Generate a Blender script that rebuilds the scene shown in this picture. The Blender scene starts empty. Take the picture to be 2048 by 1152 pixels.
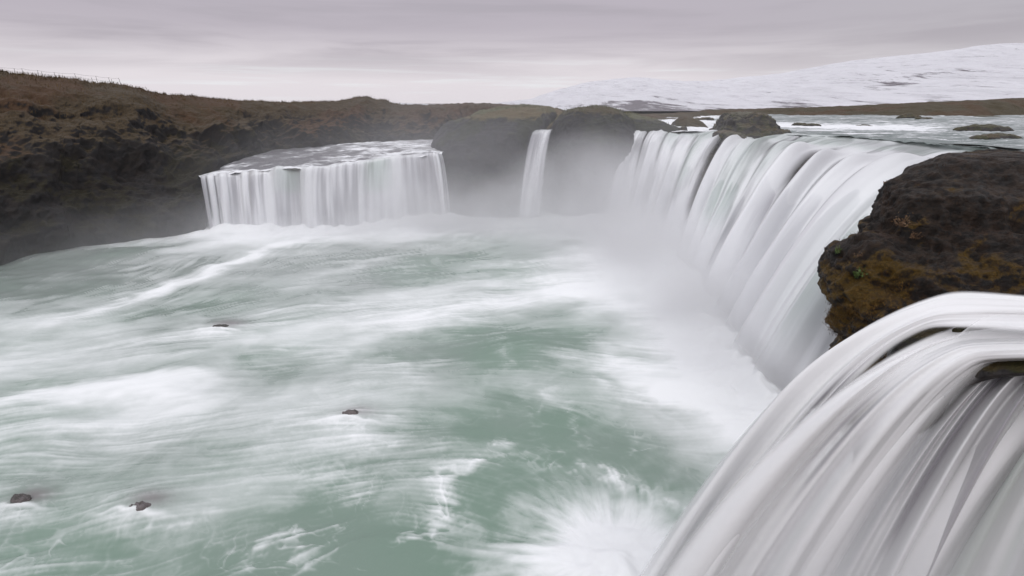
import bpy, math, random
import numpy as np
random.seed(7); rng = np.random.default_rng(11)
C = bpy.context.scene.collection
# ------------------------------------------------------------------ camera geometry (2048 x 1152 frame)
FP = 1100.0; HZ = 200.0
PIT = math.atan((576 - HZ) / FP); cP, sP = math.cos(PIT), math.sin(PIT)
POOL = -16.4

def ray(px, py):
    u = (px - 1024) / FP; v = (py - 576) / FP
    return np.array([u, cP - v * sP, -(sP + v * cP)])
def atz(px, py, z):
    r = ray(px, py); return r * (z / r[2])
def aty(px, py, Y):
    r = ray(px, py); return r * (Y / r[1])
def x_at(px, z, Y):
    k = -z / Y; v = (k * cP - sP) / (cP + k * sP)
    return (px - 1024) / FP / (cP - v * sP) * Y

# ------------------------------------------------------------------ noise
def _h(ix, iy, iz, s):
    h = (ix.astype(np.int64) * 374761393 + iy.astype(np.int64) * 668265263 + iz.astype(np.int64) * 2147483647 + s * 974634777) & 0xFFFFFFFF
    h = ((h ^ (h >> 13)) * 1274126177) & 0xFFFFFFFF
    h = ((h ^ (h >> 16)) * 2246822519) & 0xFFFFFFFF
    return ((h ^ (h >> 15)) & 0xFFFFFF) / float(0xFFFFFF)
def vn(x, y, z, s=0):
    x, y, z = np.broadcast_arrays(np.asarray(x, float), np.asarray(y, float), np.asarray(z, float))
    ix, iy, iz = np.floor(x), np.floor(y), np.floor(z)
    fx, fy, fz = x - ix, y - iy, z - iz
    fx = fx * fx * fx * (fx * (fx * 6 - 15) + 10); fy = fy * fy * fy * (fy * (fy * 6 - 15) + 10); fz = fz * fz * (3 - 2 * fz)
    r = 0
    for a in (0, 1):
        for b in (0, 1):
            for c in (0, 1):
                w = (fx if a else 1 - fx) * (fy if b else 1 - fy) * (fz if c else 1 - fz)
                r = r + w * _h(ix + a, iy + b, iz + c, s)
    return r * 2 - 1
def fbm(x, y, z, o=4, s=0, g=0.5):
    r = 0; a = 1; t = 0
    for k in range(o):
        r = r + a * vn(x * 2.03 ** k + 17 * k, y * 2.03 ** k + 5 * k, z * 2.03 ** k - 9 * k, s + k); t += a; a *= g
    return r / t * 1.6
def ridged(x, y, z, o=4, s=0):
    r = 0; a = 1; t = 0
    for k in range(o):
        r = r + a * (1 - 2 * np.abs(vn(x * 2.1 ** k + 3 * k, y * 2.1 ** k, z * 2.1 ** k + 7 * k, s + k))); t += a; a *= .5
    return r / t
def sm(a, b, x):
    t = np.clip((x - a) / (b - a), 0, 1); return t * t * (3 - 2 * t)

# ------------------------------------------------------------------ mesh helpers
def grid_mesh(name, P, mat, parent=None, attrs=None, uv=None, closed=False, cap=False, smooth=True):
    ny, nx, _ = P.shape
    me = bpy.data.meshes.new(name)
    idx = np.arange(ny * nx).reshape(ny, nx)
    if closed:
        idx = np.concatenate([idx, idx[:, :1]], 1)
    q = np.stack([idx[:-1, :-1], idx[:-1, 1:], idx[1:, 1:], idx[1:, :-1]], -1).reshape(-1, 4)
    V = P.reshape(-1, 3)
    me.vertices.add(len(V)); me.vertices.foreach_set('co', V.astype(np.float32).ravel())
    me.loops.add(q.size); me.loops.foreach_set('vertex_index', q.astype(np.int32).ravel())
    me.polygons.add(len(q))
    me.polygons.foreach_set('loop_start', np.arange(0, q.size, 4, dtype=np.int32))
    me.polygons.foreach_set('loop_total', np.full(len(q), 4, dtype=np.int32))
    if smooth: me.polygons.foreach_set('use_smooth', np.ones(len(q), bool))
    me.update(calc_edges=True)
    for k, a in (attrs or {}).items():
        at = me.attributes.new(k, 'FLOAT', 'POINT'); at.data.foreach_set('value', np.ascontiguousarray(a, dtype=np.float32).ravel())
    if uv is not None:
        l = me.uv_layers.new(name='UVMap'); f = uv.reshape(-1, 2)[q.ravel()]
        l.data.foreach_set('uv', f.astype(np.float32).ravel())
    o = bpy.data.objects.new(name, me); C.objects.link(o); me.materials.append(mat)
    if parent: o.parent = parent
    return o
def raw_mesh(name, V, Fc, mat, parent=None, smooth=True):
    me = bpy.data.meshes.new(name); me.from_pydata([tuple(map(float, v)) for v in V], [], [tuple(map(int, f)) for f in Fc])
    if smooth: me.polygons.foreach_set('use_smooth', [True] * len(me.polygons))
    me.materials.append(mat); me.update()
    o = bpy.data.objects.new(name, me); C.objects.link(o)
    if parent: o.parent = parent
    return o
def thing(name, label, cat, loc=(0, 0, 0), group=None):
    o = bpy.data.objects.new(name, None); C.objects.link(o); o.location = loc; o.empty_display_size = .3
    o['label'] = label; o['category'] = cat
    if group: o['group'] = group
    return o
def tag(o, label, cat, group=None):
    o['label'] = label; o['category'] = cat
    if group: o['group'] = group
    return o
def keep(o, root):            # parent without moving
    o.parent = root; o.matrix_parent_inverse = root.matrix_world.inverted() if False else o.matrix_parent_inverse
    return o

def smooth_norm(P):
    dx = np.gradient(P, axis=1); dy = np.gradient(P, axis=0)
    n = np.cross(dx, dy); n /= np.linalg.norm(n, axis=-1, keepdims=True) + 1e-9
    return n

# ------------------------------------------------------------------ materials
class NT:
    def __init__(s, name):
        s.m = bpy.data.materials.new(name); s.m.use_nodes = True; s.t = s.m.node_tree; s.t.nodes.clear()
        s.out = s.t.nodes.new('ShaderNodeOutputMaterial')
    def n(s, ty, **k):
        nd = s.t.nodes.new(ty)
        for a, b in k.items():
            if a in nd.inputs.keys(): s.set(nd.inputs[a], b)
            else: setattr(nd, a, b)
        return nd
    def set(s, inp, v):
        if isinstance(v, bpy.types.NodeSocket): s.t.links.new(v, inp)
        else: inp.default_value = v
    def math(s, op, a, b=None, clamp=False):
        nd = s.t.nodes.new('ShaderNodeMath'); nd.operation = op; nd.use_clamp = clamp
        s.set(nd.inputs[0], a)
        if b is not None: s.set(nd.inputs[1], b)
        return nd.outputs[0]
    def mix(s, f, a, b):
        nd = s.t.nodes.new('ShaderNodeMix'); nd.data_type = 'RGBA'
        s.set(nd.inputs[0], f); s.set(nd.inputs[6], a); s.set(nd.inputs[7], b)
        return nd.outputs[2]
    def attr(s, name):
        nd = s.t.nodes.new('ShaderNodeAttribute'); nd.attribute_name = name; return nd.outputs['Fac']
    def coord(s, kind='Object', scale=(1, 1, 1), rot=(0, 0, 0)):
        c = s.t.nodes.new('ShaderNodeTexCoord'); m = s.t.nodes.new('ShaderNodeMapping')
        s.t.links.new(c.outputs[kind], m.inputs[0]); m.inputs['Scale'].default_value = scale; m.inputs['Rotation'].default_value = rot
        return m.outputs[0]
    def noise(s, vec, scale, det=4, rough=.55, dist=0):
        nd = s.n('ShaderNodeTexNoise', Scale=scale, Detail=det, Roughness=rough, Distortion=dist); s.t.links.new(vec, nd.inputs['Vector'])
        return nd.outputs[0]
    def ramp(s, f, *st):
        nd = s.t.nodes.new('ShaderNodeMapRange'); s.set(nd.inputs[0], f)
        nd.inputs[1].default_value, nd.inputs[2].default_value = st[0], st[1]
        nd.inputs[3].default_value, nd.inputs[4].default_value = (st[2], st[3]) if len(st) > 2 else (0, 1)
        nd.interpolation_type = 'SMOOTHSTEP'
        return nd.outputs[0]
    def bump(s, h, st, d=1.0):
        nd = s.n('ShaderNodeBump', Strength=st, Distance=d); s.t.links.new(h, nd.inputs['Height']); return nd.outputs[0]
    def done(s, sh, slot='Surface'):
        s.t.links.new(sh, s.out.inputs[slot]); return s.m
def rgb(r, g, b): return (r, g, b, 1)

def rock_mat(name, dark, brown, moss, grass, mossamt=.5, grass_z=(.45, .8), scale=1.0, rough=.75, grass_h=None, bump=.6, moss_low=None):
    t = NT(name); co = t.coord('Object')
    nbig = t.noise(co, .22 * scale, 5, .6, .6); nmid = t.noise(co, 1.1 * scale, 6, .65); nfin = t.noise(co, 6 * scale, 6, .7)
    strat = t.noise(t.coord('Object', (.5, .5, 2.6), (.25, .12, 0)), .9 * scale, 6, .7, .8)
    c = t.mix(t.ramp(nmid, .35, .65), dark, brown)
    c = t.mix(t.ramp(strat, .5, .72), c, rgb(dark[0] * 1.9, dark[1] * 1.9, dark[2] * 2.0))
    geo = t.n('ShaderNodeNewGeometry'); sx = t.n('ShaderNodeSeparateXYZ'); t.t.links.new(geo.outputs['Normal'], sx.inputs[0])
    nz = sx.outputs['Z']
    if moss_low is not None:
        sq = t.n('ShaderNodeSeparateXYZ'); t.t.links.new(geo.outputs['Position'], sq.inputs[0]); mossb = t.math('ADD', t.math('MULTIPLY', nz, .12), t.ramp(sq.outputs['Z'], moss_low[0], moss_low[1], .17, -.03))
    mm = t.ramp(t.math('ADD', t.math('ADD', nbig, t.math('MULTIPLY', nmid, .45)), t.math('MULTIPLY', nz, .18) if moss_low is None else mossb), .86 - .25 * mossamt, .98 - .2 * mossamt)
    mc = t.mix(t.ramp(nfin, .35, .65), moss, rgb(moss[0] * .45, moss[1] * .5, moss[2] * .6))
    c = t.mix(mm, c, mc)
    gsel = t.math('ADD', nz, t.math('MULTIPLY', t.math('SUBTRACT', nmid, .5), .9))
    if grass_h is not None:
        sp = t.n('ShaderNodeSeparateXYZ'); t.t.links.new(geo.outputs['Position'], sp.inputs[0])
        gsel = t.math('ADD', gsel, t.ramp(sp.outputs['Z'], grass_h[0], grass_h[1], -.6, .45))
    gm = t.ramp(gsel, *grass_z)
    blades = t.noise(t.coord('Object', (1, 1, .25)), 9 * scale, 5, .75)
    gc = t.mix(t.ramp(blades, .35, .65), grass, rgb(grass[0] * .35, grass[1] * .38, grass[2] * .45))
    gc = t.mix(t.ramp(t.noise(co, .13 * scale, 4, .6), .45, .6), gc, rgb(grass[0] * .8, grass[1] * .62, grass[2] * .6))
    c = t.mix(gm, c, gc)
    h = t.math('ADD', t.math('ADD', nmid, t.math('MULTIPLY', nfin, .45)), t.math('MULTIPLY', strat, .5))
    b = t.n('ShaderNodeBsdfPrincipled', Roughness=rough); t.set(b.inputs['Base Color'], c); b.inputs['Specular IOR Level'].default_value = .35
    t.t.links.new(t.bump(h, bump, .5 / scale), b.inputs['Normal'])
    return t.done(b.outputs[0])

GREEN = rgb(.140, .225, .168); WHITE = rgb(.80, .815, .82)
def pool_mat():
    t = NT('pool_water_material'); f = t.attr('foam'); g = t.attr('grey'); rk = t.attr('rockveil')
    fine = t.noise(t.coord('Object', (1, 1.6, 1), (0, 0, -.25)), 1.6, 6, .65, 1.5)
    f2 = t.math('ADD', f, t.math('MULTIPLY', t.math('SUBTRACT', fine, .5), t.math('MULTIPLY', t.math('MULTIPLY', f, t.math('SUBTRACT', 1.0, f)), .55)), True)
    base = t.mix(rk, t.mix(g, GREEN, rgb(.215, .25, .23)), rgb(.16, .135, .14))
    c = t.mix(f2, base, WHITE)
    b = t.n('ShaderNodeBsdfPrincipled'); t.set(b.inputs['Base Color'], c); t.set(b.inputs['Roughness'], t.ramp(f, 0, .8, .20, .8))
    t.set(b.inputs['Specular IOR Level'], t.ramp(f, 0, .8, .5, .1)); b.inputs['IOR'].default_value = 1.33
    t.t.links.new(t.bump(fine, .10, .25), b.inputs['Normal'])
    return t.done(b.outputs[0])
def river_mat(name, col, white_amt=.5, st=(.35, 2.2)):
    t = NT(name); co = t.coord('UV')
    n1 = t.noise(t.coord('UV', (st[0], st[1], 1)), .6, 7, .62, .5)
    f = t.attr('foam'); sel = t.ramp(t.math('ADD', n1, t.math('MULTIPLY', f, .5)), .52 - .12 * white_amt, .80 - .12 * white_amt)
    c = t.mix(sel, col, rgb(.78, .79, .81))
    b = t.n('ShaderNodeBsdfPrincipled'); t.set(b.inputs['Base Color'], c); t.set(b.inputs['Roughness'], t.ramp(sel, 0, 1, .4, .8)); b.inputs['IOR'].default_value = 1.33
    t.t.links.new(t.bump(n1, .5, .6), b.inputs['Normal'])
    a = t.attr('edge'); tr = t.n('ShaderNodeBsdfTransparent'); mx = t.n('ShaderNodeMixShader'); t.set(mx.inputs[0], a)
    t.t.links.new(tr.outputs[0], mx.inputs[1]); t.t.links.new(b.outputs[0], mx.inputs[2])
    return t.done(mx.outputs[0])
def fall_mat(name, f1=1.6, f2=7.0, dark=rgb(.30, .29, .33), green=rgb(.40, .52, .45), thin=.5, k=.55, vs=.05, white=rgb(.74, .75, .77), bmp=.12):
    t = NT(name)
    a1 = t.noise(t.coord('UV', (f1, vs, 1)), 1, 3, .5, .15)
    a2 = t.noise(t.coord('UV', (f2, vs * 1.2, 1)), 1, 3, .55, .1)
    st = t.math('ADD', t.math('MULTIPLY', a1, .78), t.math('MULTIPLY', a2, .22))
    sel = t.ramp(st, .34, .62); wh = t.attr('white')
    sel = t.math('MAXIMUM', sel, wh)
    c = t.mix(t.attr('green'), dark, green)
    c = t.mix(t.math('SUBTRACT', 1.0, t.math('MULTIPLY', t.math('SUBTRACT', 1.0, sel), k + .3)), c, white)
    c = t.mix(t.math('MULTIPLY', t.attr('green'), .6), c, green)
    c = t.mix(t.attr('purple'), c, rgb(.22, .20, .235))  # shade between streams and at the step put into colour, beside thin water
    al = t.attr('edge'); al = t.math('MULTIPLY', al, t.ramp(t.math('ADD', t.math('MULTIPLY', sel, 1.0), t.attr('solid')), 0, .9, 1 - thin, 1))
    d = t.n('ShaderNodeBsdfDiffuse'); t.set(d.inputs[0], c); tl = t.n('ShaderNodeBsdfTranslucent'); t.set(tl.inputs[0], c)
    bm = t.bump(st, bmp, .25); t.t.links.new(bm, d.inputs['Normal'])
    m1 = t.n('ShaderNodeMixShader'); m1.inputs[0].default_value = .14; t.t.links.new(d.outputs[0], m1.inputs[1]); t.t.links.new(tl.outputs[0], m1.inputs[2])
    gl = t.n('ShaderNodeBsdfGlossy', Roughness=.45); t.set(gl.inputs[0], rgb(.8, .8, .8)); lw = t.n('ShaderNodeFresnel', IOR=1.2)
    m2 = t.n('ShaderNodeMixShader'); t.t.links.new(t.math('MULTIPLY', lw.outputs[0], .5), m2.inputs[0]); t.t.links.new(m1.outputs[0], m2.inputs[1]); t.t.links.new(gl.outputs[0], m2.inputs[2])
    tr = t.n('ShaderNodeBsdfTransparent'); mx = t.n('ShaderNodeMixShader'); t.set(mx.inputs[0], al)
    t.t.links.new(tr.outputs[0], mx.inputs[1]); t.t.links.new(m2.outputs[0], mx.inputs[2])
    return t.done(mx.outputs[0])
def plain(name, col, rough=.8, nscale=5, var=.5):
    t = NT(name); n = t.noise(t.coord('Object'), nscale, 4, .6)
    b = t.n('ShaderNodeBsdfPrincipled', Roughness=rough); t.set(b.inputs['Base Color'], t.mix(t.ramp(n, .35, .65), col, rgb(col[0] * var, col[1] * var, col[2] * var)))
    return t.done(b.outputs[0])
def mist_mat(name, dens, col=rgb(.975, .975, .985), nsc=.12, lo=.35, pw=1.5, stretch=(1, 1, 1)):
    t = NT(name); c = t.n('ShaderNodeTexCoord')
    vm = t.n('ShaderNodeVectorMath', operation='LENGTH'); t.t.links.new(c.outputs['Object'], vm.inputs[0])
    r2 = t.math('POWER', vm.outputs['Value'], 2.0)
    fall = t.math('POWER', t.math('MAXIMUM', t.math('SUBTRACT', 1.0, r2), 0.0), pw)
    g = t.n('ShaderNodeNewGeometry'); mp = t.n('ShaderNodeMapping'); t.t.links.new(g.outputs['Position'], mp.inputs[0]); mp.inputs['Scale'].default_value = stretch
    n = t.noise(mp.outputs[0], nsc, 3, .55, .4)
    d = t.math('MULTIPLY', t.math('MULTIPLY', fall, t.ramp(n, .33, .66, lo, 1.0)), dens)
    v = t.n('ShaderNodeVolumePrincipled'); t.set(v.inputs['Color'], col); t.set(v.inputs['Density'], d); v.inputs['Anisotropy'].default_value = .2
    return t.done(v.outputs[0], 'Volume')

M = {}
M['cliff'] = rock_mat('cliff_material', rgb(.013, .012, .0125), rgb(.022, .017, .0145), rgb(.026, .021, .009), rgb(.078, .052, .024), .3, (.4, .85), .8, grass_h=(-11, 1))
M['dome'] = rock_mat('basalt_material', rgb(.024, .023, .026), rgb(.036, .032, .033), rgb(.035, .036, .02), rgb(.125, .12, .055), .1, (.72, 1.05), .8, grass_h=(-5, -1.0))
M['near'] = rock_mat('mossy_rock_material', rgb(.006, .0048, .004), rgb(.030, .0165, .009), rgb(.115, .062, .004), rgb(.036, .020, .009), .07, (.6, 1.3), 2.2, .55, bump=1.0, moss_low=(-8.5, -5.5))
M['wet'] = rock_mat('wet_rock_material', rgb(.02, .018, .018), rgb(.04, .032, .026), rgb(.05, .05, .015), rgb(.07, .06, .02), .3, (.55, .9), 2.5, .45)
M['pebble'] = rock_mat('pool_rock_material', rgb(.12, .105, .105), rgb(.15, .125, .12), rgb(.09, .08, .07), rgb(.11, .09, .08), .2, (.9, 1.5), 4, .4)
M['bank'] = rock_mat('bank_material', rgb(.022, .018, .015), rgb(.045, .032, .02), rgb(.06, .055, .015), rgb(.075, .055, .022), .5, (.3, .7), .5)
M['pool'] = pool_mat()
M['river'] = river_mat('river_water_material', rgb(.15, .175, .17), .55)
M['river_far'] = river_mat('side_channel_water_material', rgb(.12, .115, .125), .3, (.5, 1.4))
M['fall'] = fall_mat('main_fall_material', .36, 1.5, dark=rgb(.33, .33, .36), green=rgb(.25, .36, .30), thin=.35, k=.42, white=rgb(.76, .77, .79))
M['fall_far'] = fall_mat('far_fall_material', .7, 2.2, dark=rgb(.38, .37, .42), thin=.35, k=.35)
M['fall_near'] = fall_mat('near_fall_material', .7, 2.6, dark=rgb(.42, .39, .41), green=rgb(.42, .48, .43), thin=.10, k=-.12, vs=.02, white=rgb(.90, .905, .91), bmp=.03)
M['grass'] = plain('dry_grass_material', rgb(.13, .085, .035), .9, .4, .5)
M['plant_green'] = plain('green_leaf_material', rgb(.09, .15, .03), .6)
M['plant_dry'] = plain('dry_twig_material', rgb(.22, .13, .07), .8)
M['post'] = plain('fence_metal_material', rgb(.06, .055, .055), .6)

# ------------------------------------------------------------------ snow hill
def snow_mat():
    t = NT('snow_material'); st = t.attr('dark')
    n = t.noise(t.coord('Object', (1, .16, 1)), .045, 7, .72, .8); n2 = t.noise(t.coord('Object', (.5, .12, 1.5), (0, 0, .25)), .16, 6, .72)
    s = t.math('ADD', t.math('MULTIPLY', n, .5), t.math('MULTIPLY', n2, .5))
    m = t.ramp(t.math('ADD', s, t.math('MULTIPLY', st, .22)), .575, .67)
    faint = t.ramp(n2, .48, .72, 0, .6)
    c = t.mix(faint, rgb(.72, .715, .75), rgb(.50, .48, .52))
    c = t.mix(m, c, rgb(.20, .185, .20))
    b = t.n('ShaderNodeBsdfPrincipled', Roughness=.9); t.set(b.inputs['Base Color'], c); b.inputs['Specular IOR Level'].default_value = .1
    t.t.links.new(t.bump(t.math('ADD', n2, n), 1.0, 6.0), b.inputs['Normal'])
    return t.done(b.outputs[0])
M['snow'] = snow_mat()
def hill(name, sil, Ytop, Yfoot, zfoot, mat, n=420, m=150, amp=1.0, darkf=None):
    px = np.linspace(sil[0][0], sil[-1][0], n); py = np.interp(px, [s[0] for s in sil], [s[1] for s in sil])
    k = np.ones(9) / 9; py = np.convolve(np.pad(py, 4, 'edge'), k, 'valid')
    P = np.zeros((m, n, 3)); D = np.zeros((m, n)); r = np.linspace(0, 1, m)
    for i in range(n):
        T = aty(px[i], py[i], Ytop); ft = T * (Yfoot / Ytop); ft[2] = zfoot
        for ax in (0, 1): P[:, i, ax] = ft[ax] + (T[ax] - ft[ax]) * r * 1.0
        z = zfoot + (T[2] - zfoot) * (.55 * r + .45 * r * r * (3 - 2 * r))
        P[:, i, 2] = z
    back = P[-1] * 1.25; back[:, 2] = P[-1, :, 2] - 40
    x, y = P[..., 0], P[..., 1]
    tap = (np.sin(r * math.pi) ** .6)[:, None]
    P[..., 2] += tap * amp * (5 * fbm(x / 120, y / 160, 0 * x, 4, 31) + 2.0 * ridged(x / 45, y / 60, 0 * x, 4, 41))
    if darkf: D = darkf(px[None, :] + 0 * D, r[:, None] + 0 * D)
    P = np.concatenate([P, back[None]], 0); D = np.concatenate([D, D[-1:]], 0)
    return grid_mesh(name, P, mat, attrs={'dark': D})
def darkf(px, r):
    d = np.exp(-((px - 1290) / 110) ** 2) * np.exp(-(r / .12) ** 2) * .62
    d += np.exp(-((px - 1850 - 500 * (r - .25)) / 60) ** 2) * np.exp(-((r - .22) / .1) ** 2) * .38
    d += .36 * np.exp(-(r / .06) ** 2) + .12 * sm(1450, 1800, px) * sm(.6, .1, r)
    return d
SN = [(-1500, 225), (200, 222), (700, 214), (960, 212), (1045, 207), (1075, 197), (1100, 188), (1150, 173), (1200, 162), (1250, 157), (1290, 156), (1340, 163), (1380, 166), (1430, 163), (1480, 158), (1550, 151), (1600, 142), (1650, 132), (1700, 125), (1750, 119), (1850, 109), (1920, 98), (1960, 93), (2048, 90), (2300, 82), (3400, 100)]
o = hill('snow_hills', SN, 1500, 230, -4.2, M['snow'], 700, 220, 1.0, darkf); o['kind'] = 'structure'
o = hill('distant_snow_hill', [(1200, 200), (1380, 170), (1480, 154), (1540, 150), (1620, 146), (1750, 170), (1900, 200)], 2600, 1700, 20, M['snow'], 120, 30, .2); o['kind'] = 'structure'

# ------------------------------------------------------------------ ground (deep bed to the horizon)
g = raw_mesh('ground', [(-4000, -400, -24), (4000, -400, -24), (4000, 4000, -24), (-4000, 4000, -24)], [(0, 1, 2, 3)], M['bank'], smooth=False); g['kind'] = 'structure'

# ------------------------------------------------------------------ left cliff
ridge = [(-900, 60, 70), (-300, 118, 70), (-100, 135, 74), (0, 143, 76), (30, 149, 77), (80, 152, 79), (110, 156, 80), (130, 155, 81), (160, 160, 82), (180, 166, 83), (240, 169, 86), (280, 177, 88), (330, 188, 92), (380, 192, 96), (430, 198, 100),
         (480, 201, 104), (560, 204, 110), (620, 204, 115), (645, 202, 117), (665, 203, 118), (690, 199, 120), (705, 196, 121), (735, 192, 122), (752, 199, 122), (770, 199, 123), (785, 208, 124), (815, 210, 125), (838, 209, 126), (850, 211, 130), (930, 207, 140), (960, 206, 145), (1000, 208, 150), (1060, 212, 155), (1120, 224, 160), (1240, 232, 165)]
def L2(pts, xs, k): return np.interp(xs, [p[0] for p in pts], [p[k] for p in pts])
basepts = []
for c, (px, py, z) in [(-900, (-900, 700, POOL)), (-300, (-300, 605, POOL)), (0, (0, 527, POOL)), (150, (130, 497, POOL)), (300, (290, 477, POOL)), (420, (402, 464, POOL)), (480, (440, 340, -9.6)), (560, (500, 319, -9.0)), (620, (570, 303, -8.3)), (700, (690, 290, -7.8)), (785, (770, 286, -7.6)), (850, (860, 281, -7.4)), (930, (930, 276, -7.2)), (1240, (1250, 262, -7))]:
    w = atz(px, py, z); basepts.append((c, w[0], w[1], w[2] - (1.0 if z == POOL else 1.6)))
NC, NR = 900, 230
# more columns where it is seen
cc = np.concatenate([np.linspace(-900, -120, 80, endpoint=False), np.linspace(-120, 1240, NC - 80)])
R3 = np.array([aty(c, y, Y) for c, y, Y in zip(cc, L2(ridge, cc, 1), L2(ridge, cc, 2))])
B3 = np.stack([L2(basepts, cc, k) for k in (1, 2, 3)], 1)
ker = np.hanning(41); ker /= ker.sum()
for k in range(3): B3[:, k] = np.convolve(np.pad(B3[:, k], 20, 'edge'), ker, 'valid')
r = np.linspace(0, 1, NR)[:, None, None]
hx = r ** 1.25
gz = np.where(r < .62, (r / .62) ** .82 * .74, .74 + .26 * (1 - (1 - (r - .62) / .38) ** 1.35))
P = np.concatenate([B3[None, :, :2] + (R3 - B3)[None, :, :2] * hx, B3[None, :, 2:] + (R3 - B3)[None, :, 2:] * gz], -1)
N = smooth_norm(P); N[N[..., 2] < 0] *= -1
x, y, z = P[..., 0], P[..., 1], P[..., 2]
rr = r[..., 0]; env = (sm(0, .06, rr) * (1 - .95 * sm(.60, .97, rr)))
disp = 2.0 * fbm(x / 9, y / 9, z / 7, 3, 3) + 1.1 * ridged(x / 4.5, y / 4.5, z / 3.2, 4, 8) * (1 - .6 * sm(.55, .9, rr)) + .32 * fbm(x / 1.1, y / 1.1, z / .8, 3, 13)
strat = .5 * np.abs(vn(x / 14, y / 14, z / 1.3 + .1 * x, 77))
P = P + N * ((disp + strat) * env)[..., None]
P[-1, :, 2] += .18 * fbm(cc / 7, 0 * cc, 0 * cc, 3, 5)
rows = []
for q, (d, dz) in enumerate([(3, -.4), (10, -1.5), (30, -4), (80, -9)]):
    dirv = R3[:, :2] / np.linalg.norm(R3[:, :2], axis=1, keepdims=True)
    w = P[-1].copy(); w[:, :2] += dirv * d; w[:, 2] += dz; rows.append(w)
CL = np.concatenate([P, np.array(rows)], 0)
cliff = grid_mesh('cliff', CL, M['cliff']); cliff['kind'] = 'structure'

# grass tufts on the ridge
def blades(name, pts, hgt, per, mat, spread=.25, lean=.4):
    V = []; Fc = []
    for p in pts:
        for _ in range(per):
            h = hgt * random.uniform(.4, 1.15); a = random.uniform(0, 6.283); w = h * .075
            b = np.array(p) + np.array([random.gauss(0, spread), random.gauss(0, spread), -.12])
            lx, ly = random.gauss(0, lean) * h, random.gauss(0, lean) * h
            dx, dy = math.cos(a) * w, math.sin(a) * w
            i = len(V); V += [b + (-dx, -dy, 0), b + (dx, dy, 0), b + (lx * .4 + dx * .6, ly * .4 + dy * .6, h * .6), b + (lx * .4 - dx * .6, ly * .4 - dy * .6, h * .6), b + (lx, ly, h)]
            Fc += [(i, i + 1, i + 2, i + 3), (i + 3, i + 2, i + 4)]
    return raw_mesh(name, V, Fc, mat, smooth=False)
pts = []
vis = np.where((cc > -100) & (cc < 900))[0]
for i in vis:
    if random.random() < .95:
        for rw in ([NR - 1] * 1 + [random.randint(int(NR * .93), NR - 1), random.randint(int(NR * .7), NR - 1), random.randint(int(NR * .6), NR - 1)]):
            pts.append(P[rw, i] + (random.gauss(0, .2), random.gauss(0, .2), 0))
o = blades('ridge_grass', pts, .42, 5, M['grass']); o['kind'] = 'stuff'

# fence on the ridge
def tube(name, path, rad, mat, parent=None, n=5):
    path = np.array(path, float); V = []; Fc = []
    for i, p in enumerate(path):
        t = path[min(i + 1, len(path) - 1)] - path[max(i - 1, 0)]; t /= np.linalg.norm(t) + 1e-9
        a = np.cross(t, (0, 0, 1)) if abs(t[2]) < .9 else np.cross(t, (1, 0, 0)); a /= np.linalg.norm(a); b = np.cross(t, a)
        rr_ = rad[i] if hasattr(rad, '__len__') else rad
        for k in range(n):
            q = 6.2832 * k / n; V.append(p + (a * math.cos(q) + b * math.sin(q)) * rr_)
    for i in range(len(path) - 1):
        for k in range(n):
            Fc.append((i * n + k, i * n + (k + 1) % n, (i + 1) * n + (k + 1) % n, (i + 1) * n + k))
    Fc += [tuple(range(n))[::-1], tuple(range((len(path) - 1) * n, len(path) * n))]
    return raw_mesh(name, V, Fc, mat, parent)
fence = thing('rope_fence', 'thin post and wire fence leaning along the top of the left cliff', 'fence')
tops = []
for (bx, by, tx, ty) in [(-60, 143, -64, 128), (-20, 144, -24, 131), (31, 147, 28, 136.5), (47, 149.5, 43.5, 137), (79, 151, 74.5, 140.5), (85, 152, 83, 143.5), (111, 154.5, 108, 144.5), (153, 158, 149, 147), (187, 166, 182.5, 155), (195, 165, 191.5, 152), (221, 168, 217, 155), (225, 169, 222.5, 158), (243, 170, 237, 156)]:
    Y = float(L2(ridge, [bx], 2)[0]) + .3
    a, b = aty(bx, by + 1.5, Y), aty(tx, ty, Y); tube('post', [a, b], .028, M['post'], fence, 4); tops.append((tx, ty, Y, bx, by))
main = [t for t in tops if t[0] not in (83, 182.5, 222.5)]
for fr in (.02, .55):
    path = []
    for a, b in zip(main[:-1], main[1:]):
        for q in (0, .25, .5, .75):
            p1 = aty(a[0] + (a[3] - a[0]) * fr, a[1] + (a[4] - a[1]) * fr, a[2]); p2 = aty(b[0] + (b[3] - b[0]) * fr, b[1] + (b[4] - b[1]) * fr, b[2])
            w = p1 * (1 - q) + p2 * q; w[2] -= .5 * q * (1 - q) * .6; path.append(w)
    path.append(p2); tube('wire', path, .012, M['post'], fence, 3)

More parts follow.
